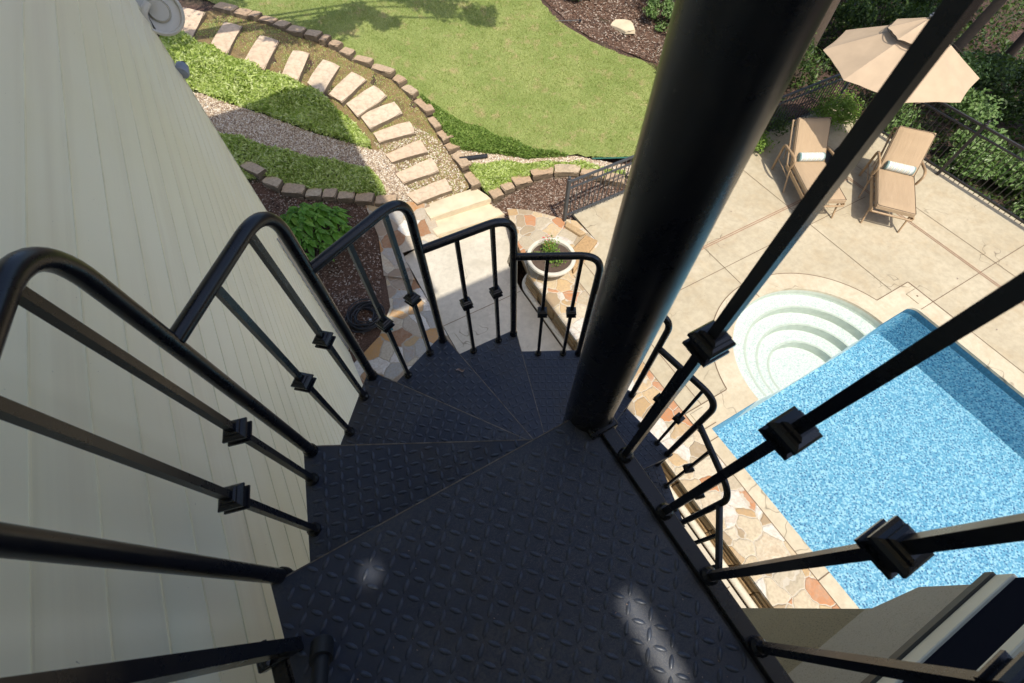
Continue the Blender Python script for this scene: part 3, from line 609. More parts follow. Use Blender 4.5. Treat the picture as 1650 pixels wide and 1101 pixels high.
bm = bmesh.new(); pts = [(2.69, -6), (2.69, 4.25)]+[(2.98-.29*math.cos(a), 4.25+.34*math.sin(a)) for a in np.linspace(.15, 1.9, 14)]
tube(bm, [(x-2.8, y-1.5, .022) for x, y in pts], .052, 10); mesh_obj('kerb_roll', bm, 'trim_stone', wall, smooth=60)
bm = bmesh.new()
for y in np.arange(-2.2, 4.2, .032): box(bm, (2.632-2.8, y-1.5, .004), (2.645-2.8, y+.014-1.5, .030))
mesh_obj('kerb_notches', bm, 'joint_dark', wall)
bm = bmesh.new()
for pts, z1 in (([(3.42, 3.92), (4.22, 4.32), (4.10, 4.55), (3.62, 4.35)], .09), ([(4.15, 4.6), (4.0, 5.05), (3.9, 4.95), (4.02, 4.6)], .07)): prism(bm, loc(pts), .45, .45+z1)
bevel(bm, .012); mesh_obj('border_stone', bm, 'wall_stone', wall)

# ------------------------------------------------------------ planter pot
pot = empty('planter_bowl', (3.12, 4.22, .006), 'round cream planter bowl with green and red flowers on the end of the low wall', 'planter')
bm = bmesh.new(); lathe(bm, [(.15, 0), (.16, .03), (.145, .05), (.20, .09), (.27, .15), (.315, .22), (.33, .26), (.36, .275), (.37, .30), (.36, .325), (.325, .33), (.31, .32), (.305, .27)], seg=48)
for v in bm.verts: v.co *= 1.0
mesh_obj('bowl', bm, 'pot_stone', pot, smooth=50)
bm = bmesh.new(); lathe(bm, [(.30, .27), (.30, .285), (.15, .295), (.02, .30)], seg=32)
mesh_obj('soil', bm, 'potting_soil', pot, smooth=60)
def bushlet(cx, cy, r, h, n, size, mat, name, parent, z0=.29):
    P = rng.normal(0, 1, (n, 3)); P[:, 0] = cx+P[:, 0]*r*.5; P[:, 1] = cy+P[:, 1]*r*.5; P[:, 2] = z0+rng.uniform(.02, h, n)
    V, F = leaves(P, size, None, .55, .5); return np_obj(name, V, F, mat, parent)
bushlet(.03, .10, .11, .26, 420, .017, 'bright_leaf', 'flower_foliage', pot); bushlet(.04, -.10, .12, .13, 320, .017, 'bright_leaf', 'leafy_foliage', pot); bushlet(-.17, .10, .08, .07, 90, .014, 'bright_leaf', 'seedling_foliage', pot)
P = np.c_[rng.normal(.03, .05, 60), rng.normal(.15, .05, 60), rng.uniform(.44, .60, 60)]; V, F = leaves(P, .013, None, .8, .6); np_obj('red_blossom', V, F, 'red_flower', pot)

pot.scale = (1.17, 1.17, 1.12)
# ------------------------------------------------------------ fences
def fence(name, A, B, h, label, posts, mat, z0=0.005):
    r = empty(name, (*A, z0), label, 'metal fence'); d = Vector((B[0]-A[0], B[1]-A[1], 0)); L = d.length; d.normalize(); nn = Vector((-d.y, d.x, 0))
    def P(s, z, o=0): return (d.x*s+nn.x*o, d.y*s+nn.y*o, z)
    for i, (z, w) in enumerate(((h-.02, .018), (h-.17, .014), (.12, .014))):
        bm = bmesh.new(); tube(bm, [P(0, z), P(L, z)], w, sq=1); mesh_obj('rail', bm, mat, r)
    bm = bmesh.new(); s = .10
    while s < L-.04:
        tube(bm, [P(s, .05), P(s, h-.02)], .0065, sq=1); s += .105
    mesh_obj('pickets', bm, mat, r)['kind'] = 'stuff'
    for s in posts:
        bm = bmesh.new(); tube(bm, [P(s, 0), P(s, h+.02)], .028, sq=1); po = mesh_obj('post', bm, mat, r)
        bm = bmesh.new(); c = P(s, h+.02); lathe(bm, [(.036, 0), (.036, .012), (.012, .022), (.024, .04), (.028, .055), (.018, .075), (.004, .08)], c, 12, False); mesh_obj('post_cap', bm, mat, po, smooth=50)
    return r
fence('metal_fence', (4.0, 5.12), (11.45, 5.12), .93, 'low black metal picket fence behind the loungers, running out from the planter', (0, 2.45, 4.9, 7.42), 'fence_grey')
fence('metal_fence', (11.45, 5.06), (11.45, -7.6), 1.10, 'dark bronze metal picket fence along the right edge of the deck', (2.62, 5.1, 7.55, 10.0, 12.5), 'fence_metal')

# ------------------------------------------------------------ umbrella
um = empty('patio_umbrella', (9.89, 3.84, .005), 'tan canvas patio umbrella open over the loungers', 'umbrella')
ZE, ZT, UR = 1.97, 2.66, 1.25; a0 = R(84)
bm = bmesh.new(); N = 8; SUB = 8; RS = [0, .12, .3, .5, .7, .85, 1.]
def canopy(bm, rs, zt, ze, rad, sag, thick, inner=0.):
    rings = []
    for rr in rs:
        row = []
        for k in range(N*SUB):
            a = a0+2*math.pi*k/(N*SUB); fr = (k % SUB)/SUB; half = math.pi/N
            cr = math.cos(half)/math.cos((fr-.5)*2*half); s = math.sin(math.pi*fr)
            q = rad*rr*(cr*(1-s*sag*.9*rr)); z = zt+(ze-zt)*rr**1.04-s*.028*math.sin(math.pi*rr)+.004*math.sin(k*1.7+rr*9)*rr
            row.append((q*math.cos(a), q*math.sin(a), z))
        rings.append(row)
    for off, flip in ((0, 0), (-thick, 1)):
        vs = [[bm.verts.new((x, y, z+off)) for x, y, z in row] for row in rings]
        for A_, B_ in zip(vs, vs[1:]):
            for k in range(N*SUB):
                f = [A_[k], A_[(k+1) % (N*SUB)], B_[(k+1) % (N*SUB)], B_[k]]
                bm.faces.new(f[::-1] if flip else f)
canopy(bm, [.03, .12, .3, .5, .7, .85, 1.], ZT-.03, ZE, UR, .022, .004)
mesh_obj('canopy', bm, 'canvas_tan', um, smooth=22)
bm = bmesh.new(); canopy(bm, [.05, .2, .5, .8, 1.], ZT+.03, ZT-.20, .50, .02, .004); mesh_obj('vent_cap', bm, 'canvas_tan', um, smooth=22)
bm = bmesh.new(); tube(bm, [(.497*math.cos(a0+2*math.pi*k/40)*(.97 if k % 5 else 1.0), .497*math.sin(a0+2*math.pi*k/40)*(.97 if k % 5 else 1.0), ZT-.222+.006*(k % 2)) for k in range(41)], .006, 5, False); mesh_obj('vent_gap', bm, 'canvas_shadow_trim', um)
bm = bmesh.new(); tube(bm, [(0, 0, .05), (0, 0, ZT)], .019, 12); po = mesh_obj('pole', bm, 'pole_wood', um, smooth=50)
bm = bmesh.new(); lathe(bm, [(.03, 0), (.034, .02), (.034, .07), (.03, .09)], (0, 0, 1.02), 14); tube(bm, [(0, 0, 1.07), (.07, -.02, 1.07), (.075, -.02, 1.03)], .008, 8); mesh_obj('crank', bm, 'frame_tan', po, smooth=50)
bm = bmesh.new(); lathe(bm, [(.025, 0), (.045, .01), (.045, .03), (.02, .045), (.03, .06), (.015, .075)], (0, 0, ZT+.025), 16); mesh_obj('finial', bm, 'galvanised', um, smooth=50)
for k in range(8):
    a = a0+2*math.pi*k/8; bm = bmesh.new(); tube(bm, [(.03*math.cos(a), .03*math.sin(a), ZT-.075), (UR*.5*math.cos(a), UR*.5*math.sin(a), ZT-.41), (UR*math.cos(a)*.97, UR*math.sin(a)*.97, ZE-.016)], .007, 6); tube(bm, [(.03*math.cos(a), .03*math.sin(a), ZT-.62), (UR*.5*math.cos(a), UR*.5*math.sin(a), ZT-.41)], .006, 6); mesh_obj('rib', bm, 'pole_wood', um)
bm = bmesh.new(); box(bm, (-.23, -.23, 0), (.23, .23, .07)); bevel(bm, .02, 2); b = mesh_obj('base', bm, 'base_black', um); b.rotation_euler.z = R(10)
bm = bmesh.new(); lathe(bm, [(.05, .07), (.045, .25), (.03, .30)], seg=16); mesh_obj('base_sleeve', bm, 'base_black', um, smooth=50)
bm = bmesh.new(); a = a0+2*math.pi*5.5/8; q = lambda rr, o: ((rr*math.cos(a)-o*math.sin(a)), (rr*math.sin(a)+o*math.cos(a)), ZT-.03+(ZE-ZT+.03)*(rr/UR)**1.04+.012)
tube(bm, [q(.62, .0), q(.72, .035), q(.85, .02), q(.95, .05), q(1.08, .03), q(.95, -.03), q(.85, -.01), q(.72, -.03), q(.62, 0)], .0035, 5); mesh_obj('tie_cord', bm, 'canvas_shadow_trim', um)

# ------------------------------------------------------------ chaise loungers (local: +X towards the head, origin at floor under the middle)
def lounger():
    r = empty('chaise_lounger', (0, 0, 0.005), '', '')
    W2 = .335; foot, joint, head = -.80, .34, .98; ang = R(46); hx = joint+math.cos(ang)*.82; hz = .36+math.sin(ang)*.82
    def cushion(name, L, wd, th):
        bm = bmesh.new(); n = 14; m = 8; vs = {}
        for s in (0, 1):
            for i in range(n+1):
                for j in range(m+1):
                    u = i/n*2-1; v = j/m*2-1; e = (1-abs(u)**9)*(1-abs(v)**7)
                    x = u*L/2*(1-.0*abs(v)); y = v*wd/2*(1-.035*abs(u)**10); ro = 1-.5*(1-min(1, e*2.0))
                    z = (th/2)*(ro)*(1 if s else -1)+(.006*math.sin(x*26+v)*(1-abs(v)) if s else 0)
                    vs[s, i, j] = bm.verts.new((x, y, z))
        for s in (0, 1):
            for i in range(n):
                for j in range(m):
                    f = [vs[s, i, j], vs[s, i+1, j], vs[s, i+1, j+1], vs[s, i, j+1]]; bm.faces.new(f if s else f[::-1])
        bd = [(i, 0) for i in range(n)]+[(n, j) for j in range(m)]+[(i, m) for i in range(n, 0, -1)]+[(0, j) for j in range(m, 0, -1)]
        for k in range(len(bd)):
            a = bd[k]; b = bd[(k+1) % len(bd)]; bm.faces.new([vs[0, a[0], a[1]], vs[0, b[0], b[1]], vs[1, b[0], b[1]], vs[1, a[0], a[1]]])
        o = mesh_obj(name, bm, 'cushion_tan', r, smooth=60)
        bm = bmesh.new(); pp = fillet([(-L/2+.012, -wd/2+.012, th*.32), (L/2-.012, -wd/2+.012, th*.32), (L/2-.012, wd/2-.012, th*.32), (-L/2+.012, wd/2-.012, th*.32), (-L/2+.012, -wd/2+.02, th*.32)], .05, 4)
        tube(bm, pp, .0045, 5, False); mesh_obj('piping', bm, 'piping_dark', o)
        return o
    s = cushion('seat_cushion', joint-foot, W2*2-.01, .13); s.location = ((joint+foot)/2, 0, .42)
    b = cushion('back_cushion', .80, W2*2-.03, .125); b.location = (joint+math.cos(ang)*.40-.035, 0, .40+math.sin(ang)*.40+.035); b.rotation_euler = (0, -ang, 0)
    bm = bmesh.new()
    for sg in (1, -1): tube(bm, [(foot, sg*W2, .32), (joint, sg*W2, .33)], .019, 8)
    tube(bm, [(foot, -W2, .32), (foot, W2, .32)], .019, 8); tube(bm, [(joint, -W2, .33), (joint, W2, .33)], .016, 8)
    for sg in (1, -1): box(bm, (foot+.01, min(sg*W2, sg*(W2+.022)), .295), (joint+.02, max(sg*W2, sg*(W2+.022)), .365))
    for q in np.linspace(foot+.15, joint-.1, 6): box(bm, (q-.03, -W2, .325), (q+.03, W2, .338))
    mesh_obj('seat_frame', bm, 'frame_tan', r, smooth=50)
    bm = bmesh.new(); dx, dz = math.cos(ang), math.sin(ang)
    for sg in (1, -1): tube(bm, [(joint, sg*(W2+.005), .33), (joint+dx*.84, sg*(W2+.005), .33+dz*.84)], .018, 8)
    tube(bm, [(joint+dx*.82, y, .33+dz*(.82+.05*math.cos(y/W2*1.5))) for y in np.linspace(-W2, W2, 9)], .016, 8)
    tube(bm, [(joint+dx*.74, -W2, .33+dz*.74), (joint+dx*.74, W2, .33+dz*.74)], .012, 8)
    for q in (-.12, 0, .12): tube(bm, [(joint+dx*.74, q, .33+dz*.74), (joint+dx*.82, q, .33+dz*.86)], .01, 6)
    for sg in (1, -1): tube(bm, [(joint+dx*.5, sg*W2, .33+dz*.5), (joint+.22, sg*W2, .30)], .01, 6)
    mesh_obj('back_frame', bm, 'frame_tan', r, smooth=50)
    for sg in (1, -1):
        y = sg*(W2+.045)
        bm = bmesh.new(); pth = fillet([(joint+.32, y, .0), (joint+.36, y, .56), (joint-.05, y+sg*.02, .62), (joint-.20, y, .60), (joint-.17, y, .40)], .09, 6)
        tube(bm, pth, .025, 8); mesh_obj('armrest', bm, 'frame_tan', r, smooth=60)
        bm = bmesh.new(); tube(bm, [(joint-.17, y-.02*sg, .36), (joint-.40, y, .0)], .017, 8); mesh_obj('leg', bm, 'frame_tan', r, smooth=60)
        bm = bmesh.new(); tube(bm, [(foot+.16, sg*W2, .31), (foot+.02, sg*(W2-.01), .0)], .017, 8); mesh_obj('leg', bm, 'frame_tan', r, smooth=60)
        bm = bmesh.new(); tube(bm, [(joint+.31, y, .27), (joint-.25, y-.01*sg, .24)], .012, 8); mesh_obj('side_rail', bm, 'frame_tan', r, smooth=60)
    bm = bmesh.new(); pr = [(.03, -.255), (.062, -.25), (.078, -.235)]+[(.083, y) for y in np.linspace(-.21, .21, 7)]+[(.078, .235), (.062, .25), (.03, .255)]
    lathe(bm, pr, seg=20); bmesh.ops.rotate(bm, verts=bm.verts, matrix=Matrix.Rotation(R(-90), 3, 'X'))
    p = mesh_obj('bolster_pillow', bm, 'pillow_stripe', r, smooth=50); p.location = (joint-.02, 0, .545)
    for sg in (1, -1):
        bm = bmesh.new(); lathe(bm, [(.004, .256), (.05, .254), (.079, .243), (.084, .225), (.0845, .218)], seg=20); bmesh.ops.rotate(bm, verts=bm.verts, matrix=Matrix.Rotation(R(-90 if sg > 0 else 90), 3, 'X')); mesh_obj('pillow_end', bm, 'pillow_end', p, smooth=50)
    return r
l1 = lounger(); l1.location = (9.74, 2.50, .005); l1.rotation_euler.z = R(38)
tag(l1, 'tan cushioned chaise lounger nearest the right fence, fully in the sun', 'lounger', 'pair of tan chaise loungers')
bpy.context.view_layer.update()
l2 = copy_tree(l1); l2.location = (8.62, 3.48, .005); l2.rotation_euler.z = R(62)
tag(l2, 'tan cushioned chaise lounger left of the umbrella pole with its back half in shade', 'lounger', 'pair of tan chaise loungers')

# ------------------------------------------------------------ house
WX, WY1, SYW = -.62, 5.30, -1.0
house = empty('house', (-1.5, 0, WALKZ), 'cream clapboard house wall on the left joined to a tan stucco wall behind the stair', 'house')
HO = Vector((-1.5, 0, WALKZ))
def hobj(name, bm, mat, **k):
    par = k.pop('par', house); o = mesh_obj(name, bm, mat, par, **k)
    if par is house: o.location = -HO
    return o
bm = bmesh.new(); z = WALKZ; e = .146
while z < 9.4:
    prof_ = [(WX-.014, z+e+.008), (WX+.0045, z+.0045), (WX+.007, z+.0045), (WX+.007, z), (WX-.012, z)]
    a = [[bm.verts.new((x, y, zz)) for (x, zz) in prof_] for y in (SYW, WY1)]
    for q in range(4):
        f = bm.faces.new((a[0][q], a[1][q], a[1][q+1], a[0][q+1])); f.material_index = 0 if q == 0 else 1
    z += e
bmesh.ops.recalc_face_normals(bm, faces=list(bm.faces))
for k_ in range(1, 60, 4):
    zz = WALKZ+k_*e
    for q in range(1):
        yy = random.uniform(SYW+.4, WY1-.3)
        a = [bm.verts.new((WX+.0052-.0185*t_+.0012, y, zz+.005+(e-.001)*t_)) for t_ in (0, 1) for y in (yy, yy+.0018)]
        bm.faces.new((a[0], a[1], a[3], a[2])).material_index = 2
hobj('siding_wall', bm, ['siding_cream', 'siding_lip', 'trim_tan'])
bm = bmesh.new(); box(bm, (-6, SYW-5, WALKZ), (WX-.016, WY1-.012, 9.4)); hobj('wall_core', bm, 'siding_cream')
bm = bmesh.new(); box(bm, (WX-.10, WY1, WALKZ), (WX+.006, WY1+.02, 9.4)); z = WALKZ
hobj('corner_trim', bm, 'trim_cream')
bm = bmesh.new()
box(bm, (WX-.004, WY1-.62, WALKZ+.03), (WX+.022, WY1-.01, 2.15)); dp = hobj('door_panel', bm, 'trim_tan')
for zz in (.5, 1.7):
    bm = bmesh.new(); box(bm, (WX+.0225, WY1-.10, zz), (WX+.034, WY1-.06, zz+.14)); hobj('hinge', bm, 'bolt_steel', par=dp)
bm = bmesh.new(); tube(bm, fillet([(WX+.02, WY1-.68, 2.35), (WX+.02, WY1-.68, .6), (WX+.02, WY1-.66, -.3)], .05), .009, 8); hobj('conduit', bm, 'galvanised', smooth=60)
# stucco wall on y = SYW with its wider upper storey
d1 = .352; A_top = CAMZ-1.0/d1
bm = bmesh.new(); box(bm, (WX, SYW-4, WALKZ), (1.765, SYW, A_top-.16)); hobj('stucco_wall', bm, 'coarse_stucco')
bm = bmesh.new()
prof = [(1.765, A_top-.165), (1.765, A_top-.12), (1.97, A_top+.05), (1.97, 6.3)]
vs = [[bm.verts.new((x, y, z)) for (x, z) in prof] for y in (SYW+.003, SYW-4)]
for i in range(3): bm.faces.new((vs[0][i], vs[1][i], vs[1][i+1], vs[0][i+1]))
W0, W1 = CAMZ-1.0/.432, CAMZ-1.0/.50
q = [bm.verts.new(p) for p in ((WX, SYW+.003, A_top-.165), (WX, SYW+.003, 6.3))]
bm.faces.new([q[0]]+vs[0]+[q[1]])
bmesh.ops.recalc_face_normals(bm, faces=list(bm.faces)); hobj('upper_stucco_wall', bm, 'stucco')


bm = bmesh.new(); box(bm, (.55, SYW+.003, W0-.0), (1.985, SYW+.035, W0+.09)); box(bm, (.55, SYW+.003, W1+.03), (1.99, SYW+.03, W1+.09)); bevel(bm, .004)
wf = hobj('window', bm, 'trim_cream')
bm = bmesh.new(); box(bm, (.55, SYW+.003, W0-.05), (1.99, SYW+.045, W0-.004)); hobj('sill_drip_board', bm, 'trim_brown', par=wf)  # brown drip ledge below the cream band
bm = bmesh.new(); box(bm, (.58, SYW+.004, W0+.09), (1.972, SYW+.022, W1+.03)); hobj('pane', bm, 'dark_glass', par=wf)
# unseen slab added to shade the stair, slotted for sun patches; main roof eave
SUN_SLOTS = [((-.252, .207), .018, .024), ((.227, -.205), .022, .10)]  # openings placed so the sun draws patches on the landing
RZ = 9.2
bm = bmesh.new(); x0, x1, y0, y1 = WX+.012, 2.1, -4.1, -.26
hol = []
for (px_, py_), hw, hl in SUN_SLOTS:
    dz = RZ-5.15; cx, cy = px_-SX*dz, py_-SY*dz; hol.append((cx-hw, cx+hw, cy-hl, cy+hl))
xs = sorted({x0, x1, *[h[0] for h in hol], *[h[1] for h in hol]}); ys = sorted({y0, y1, *[h[2] for h in hol], *[h[3] for h in hol]})
xs = [max(min(x, x1), x0) for x in xs]; ys = [max(min(y, y1), y0) for y in ys]
for i in range(len(xs)-1):
    for j in range(len(ys)-1):
        mx, my = (xs[i]+xs[i+1])/2, (ys[j]+ys[j+1])/2
        if any(h[0] < mx < h[1] and h[2] < my < h[3] for h in hol): continue
        if xs[i+1]-xs[i] > 1e-4 and ys[j+1]-ys[j] > 1e-4: box(bm, (xs[i], ys[j], RZ), (xs[i+1], ys[j+1], RZ+.03))
hobj('shade_slab', bm, 'slab_cream')
bm = bmesh.new(); v = [bm.verts.new(p) for p in ((-6, -.25, 9.4), (.55, -.25, 9.4), (.55, 5.75, 9.4), (-6, 5.75, 9.4), (-2.5, 3, 11.5), (-2.5, -.25, 11.5))]
for f in ((0, 1, 2, 3), (1, 5, 4, 2), (2, 4, 3), (3, 4, 5, 0), (0, 5, 1)): bm.faces.new([v[i] for i in f])
box(bm, (-6, -6.2, 9.4), (WX+.0, -.252, 9.5))
bmesh.ops.recalc_face_normals(bm, faces=list(bm.faces)); hobj('main_roof', bm, 'roof_shingle')

# lamps on the corner
fl = empty('security_light', (WX-.02, WY1+.02, 4.32), 'grey metal security floodlight on the top corner of the cream wall', 'outdoor light')
bm = bmesh.new(); box(bm, (-.05, 0, -.08), (.04, .04, .10)); bevel(bm, .01); mesh_obj('mounting_box', bm, 'trim_brown', fl)
bm = bmesh.new(); lathe(bm, [(.06, -.10), (.14, -.09), (.175, -.05), (.185, 0), (.185, .045), (.172, .06), (.16, .055), (.155, .02), (.06, .015)], seg=40); h = mesh_obj('lamp_housing', bm, 'lamp_grey', fl, smooth=35); h.location = (.13, .10, .07); h.rotation_euler = (R(66), 0, R(12))
bm = bmesh.new(); lathe(bm, [(.09, 0), (.09, .02), (.078, .035), (.074, .03), (.03, .034)], seg=24); mesh_obj('sensor_cap', bm, 'lamp_lens', h, smooth=40).location = (0, 0, .014)
bm = bmesh.new(); tube(bm, fillet([(.0, .02, -.02), (.02, -.02, .12), (.10, .02, .17)], .05), .028, 12); mesh_obj('bracket_arm', bm, 'lamp_grey', fl, smooth=60)
bm = bmesh.new(); tube(bm, [(-.01, .0, -.6), (-.01, .0, -.1)], .022, 8); mesh_obj('conduit_cover', bm, 'trim_cream', fl, smooth=60)
sp = empty('wall_sensor', (WX+.01, WY1-.02, 3.95), 'small blue grey outdoor sensor fixed to the wall corner below the floodlight', 'sensor')
bm = bmesh.new(); lathe(bm, [(.06, 0), (.065, .02), (.05, .09), (.03, .11)], seg=20); h = mesh_obj('housing', bm, 'lamp_blue_grey', sp, smooth=40); h.rotation_euler = (R(-60), R(60), 0)
bm = bmesh.new(); lathe(bm, [(.018, 0), (.018, .02)], seg=12); mesh_obj('eye', bm, 'hose_black', h, smooth=40).location = (0, 0, .11)

# ------------------------------------------------------------ spiral stair
CX, CY = .4066, .2991; LZ = 5.15; RISE = .2328; T0 = R(178.7); DT = R(26.236); RP = .842; NT_ = 21
st = empty('spiral_stair', (CX, CY, WALKZ), 'black metal spiral staircase with diamond plate treads winding down round a thick pole', 'spiral staircase')
SO = Vector((CX, CY, WALKZ))
def sobj(name, bm, mat='stair_paint', par=None, smooth=None):
    o = mesh_obj(name, bm, mat, par if par is not None else st, smooth)
    if par is None: o.location = -SO
    return o
bm = bmesh.new(); lathe(bm, [(.0625, -.44), (.0625, 8.4), (.03, 8.42)], (CX, CY, 0), 64); sobj('centre_pole', bm, smooth=50)
def polar(r, a): return (CX+r*math.cos(a), CY+r*math.sin(a))
def lozenges(bm, poly, z, ang, margin=.012):
    """raised diamond pattern: low pointed ovals in two directions"""
    xs = [p[0] for p in poly]; ys = [p[1] for p in poly]; cx, cy = sum(xs)/len(xs), sum(ys)/len(ys)
    R_ = max(math.hypot(x-cx, y-cy) for x, y in poly); ca, sa = math.cos(ang), math.sin(ang); sa_, sb_ = .049, .038
    n = int(R_/min(sa_, sb_))+2; prof = [(-1, 0), (-.6, .72), (0, 1), (.6, .72), (1, 0), (.6, -.72), (0, -1), (-.6, -.72)]
    pts = []
    for i in range(-n, n+1):
        for j in range(-n, n+1): pts += [(i*sa_, j*sb_, 0), ((i+.5)*sa_, (j+.5)*sb_, 1)]
    X = np.array([cx+p[0]*ca-p[1]*sa for p in pts]); Y = np.array([cy+p[0]*sa+p[1]*ca for p in pts])
    ok = np.ones(len(pts), bool)
    for dx, dy in ((margin, 0), (-margin, 0), (0, margin), (0, -margin)): ok &= inside(poly, X+dx, Y+dy)
    ok &= np.hypot(X-CX, Y-CY) > .085
    for x, y, p, k in zip(X, Y, pts, ok):
        if not k: continue
        a = ang+(R(90) if p[2] else 0)+R(-2); c_, s_ = math.cos(a), math.sin(a); L_, W_ = .0162, .0058
        o_ = [bm.verts.new((x+u*L_*c_-v*W_*s_, y+u*L_*s_+v*W_*c_, z)) for u, v in prof]
        m_ = [bm.verts.new((x+u*.72*L_*c_-v*.55*W_*s_, y+u*.72*L_*s_+v*.55*W_*c_, z+.0026)) for u, v in prof]
        for q in range(8): bm.faces.new((o_[q], o_[(q+1) % 8], m_[(q+1) % 8], m_[q])).smooth = True
        f = bm.faces.new(m_); f.smooth = True; f.material_index = 1
def baluster(x, y, z0, z1, kz, rot, base=True):
    bm = bmesh.new(); lathe(bm, [(.0112, z0), (.0112, z1)], (x, y, 0), 4, True, rot+math.pi/4)
    if base: lathe(bm, [(.019, z0), (.019, z0+.012), (.013, z0+.02)], (x, y, 0), 12)
    b = sobj('baluster', bm)
    bm = bmesh.new(); s = 1.41
    lathe(bm, [(.0115*s, -.029), (.016*s, -.027), (.016*s, -.021), (.0205*s, -.019), (.0240*s, -.014), (.0240*s, -.0085), (.019*s, -.0075), (.019*s, .0075), (.0240*s, .0085), (.0240*s, .014), (.0205*s, .019), (.016*s, .021), (.016*s, .027), (.0115*s, .029)], (x, y, kz), 4, True, rot+math.pi/4)
    mesh_obj('knuckle', bm, 'stair_paint', b)
RR = .0165
RH = {1: .96, 2: .90, 3: .885, 4: .86, 5: .86, 6: .85, 7: .82, 8: .78}
for k in range(1, NT_+1):
    rh = RH.get(k, .86)
    z = LZ-RISE*k; a1 = T0-DT*(k-1); a2 = T0-DT*k
    p1 = polar(.868, a1+R(1.5)); p2 = polar(.868, a2)
    d = Vector((math.cos(a1), math.sin(a1))); nn = Vector((-d.y, d.x))*.045      # tucked under the tread above
    q1 = (p1[0]+nn.x*.6, p1[1]+nn.y*.6); c1 = (CX+nn.x, CY+nn.y)
    poly = [c1, q1, p2, (CX+.0, CY+.0)]
    bm = bmesh.new(); prism(bm, poly, z-.006, z)
    if k <= 9: lozenges(bm, poly, z, (a1+a2)/2+R(45)*0)
    # down-turned lips on the long sides and the outer side
    for A_, B_ in ((p2, (CX+.05*math.cos(a2), CY+.05*math.sin(a2))), (q1, p2), (c1, q1)):
        A2, B2 = Vector((*A_, 0)), Vector((*B_, 0)); dd = (B2-A2).normalized(); m = Vector((-dd.y, dd.x, 0))
        cen = Vector(((poly[0][0]+poly[1][0]+poly[2][0])/3, (poly[0][1]+poly[1][1]+poly[2][1])/3, 0))
        if (cen-A2).dot(m) < 0: m = -m
        A3 = A2+m*.004; B3 = B2+m*.004; prism(bm, [(A2.x, A2.y), (B2.x, B2.y), (B3.x, B3.y), (A3.x, A3.y)], z-.045, z-.0065)
    for A_, B_ in ((p2, (CX+.07*math.cos(a2), CY+.07*math.sin(a2))),):
        A2, B2 = Vector((*A_, 0)), Vector((*B_, 0)); dd = (B2-A2).normalized(); m = Vector((-dd.y, dd.x, 0))
        if (cen-A2).dot(m) < 0: m = -m
        pv = [A2-m*.0008, B2-m*.0008, B2+m*.0026, A2+m*.0026]; prism(bm, [(q.x, q.y) for q in pv], z-.004, z+.0012, 2)
    tr = sobj('tread', bm, ['tread_paint', 'lozenge_top', 'edge_worn'])
    bm = bmesh.new(); lathe(bm, [(.069, z-.11), (.069, z-.008)], (CX, CY, 0), 40); mesh_obj('sleeve', bm, 'stair_paint', tr, smooth=50)
    # handrail of this tread: level run, bend, post down through this tread to the next
    A_ = Vector((*polar(RP-.004, a1+R(1.2)), z+rh)); B_ = Vector((*polar(RP-.004, a2+R(1.2)), z+rh))
    bot = z-RISE if k < NT_ else WALKZ
    dirn = (B_-A_).normalized(); A_ = A_+dirn*RR*.5
    bm = bmesh.new(); tube(bm, fillet([A_, B_, (B_.x, B_.y, bot+.002)], .11, 12), RR, 16); sobj('handrail', bm, smooth=60)
    bm = bmesh.new(); lathe(bm, [(.021, z+.002), (.021, z+.02), (.0185, z+.026)], (B_.x, B_.y, 0), 16); sobj('post_collar', bm, smooth=60)
    P1 = Vector(polar(RP, a1)); P2 = Vector(polar(RP, a2))
    for fr in (.337, .718):
        p = P1.lerp(P2, fr); baluster(p.x, p.y, z, z+rh-RR*.6, z+.432, (a1+a2)/2)
# landing
lp = [(-.456, .302), (.345, .302), (.40, .30), (.385, .20), (.385, SYW+.01), (-.456, SYW+.01)]
bm = bmesh.new(); prism(bm, lp, LZ-.006, LZ); lozenges(bm, lp, LZ, R(-43))
prism(bm, [(-.456, .3022), (.34, .3022), (.34, .3048), (-.456, .3048)], LZ-.005, LZ+.0012, 2)
box(bm, (.3855, SYW+.01, LZ-.06), (.3925, .225, LZ-.004))
for lo, hi in (((-.456, .298, LZ-.05), (.33, .302, LZ-.0065)), ((-.456, SYW+.01, LZ-.05), (-.452, .2975, LZ-.0065))): box(bm, lo, hi)
sobj('landing_plate', bm, ['tread_paint', 'lozenge_top', 'edge_worn'])
bm = bmesh.new(); box(bm, (.393, SYW+.01, LZ-.045), (.431, .235, LZ+.016)); bevel(bm, .0025); ch = sobj('edge_channel', bm)
bm = bmesh.new(); box(bm, (-.500, SYW+.01, LZ-.05), (-.468, .165, LZ-.012)); bevel(bm, .0025); sobj('edge_channel', bm)
bm = bmesh.new(); box(bm, (.365, .225, LZ-.03), (.445, .262, LZ+.022)); bevel(bm, .003)
for dx in (.383, .427): lathe(bm, [(.008, .022), (.008, .030), (.005, .033)], (dx, .243, LZ), 6)
sobj('pole_bracket', bm)
for y in (.149, -.006, -.162, -.312, -.468, -.62, -.775): baluster(.410, y, LZ+.017, LZ+1.12, LZ+.583, 0)
bm = bmesh.new(); tube(bm, [(-.436, .162, LZ), (-.436, .162, LZ+1.12)], .0125, sq=1); sobj('rail_upright', bm)
for y in (-.142, -.294, -.446, -.6, -.75):
    baluster(-.436, y, LZ, LZ+1.12, LZ+.583, 0)
bm = bmesh.new(); box(bm, (-.515, .150, LZ-.02), (-.447, .176, LZ+.012)); bevel(bm, .003); lathe(bm, [(.012, 0), (.012, .012), (.006, .016)], (-.492, .163, LZ+.012), 6); tube(bm, [(-.50, .185, LZ-.0), (-.50, .205, LZ-.0)], .010, 8)
sobj('rail_clamp', bm)
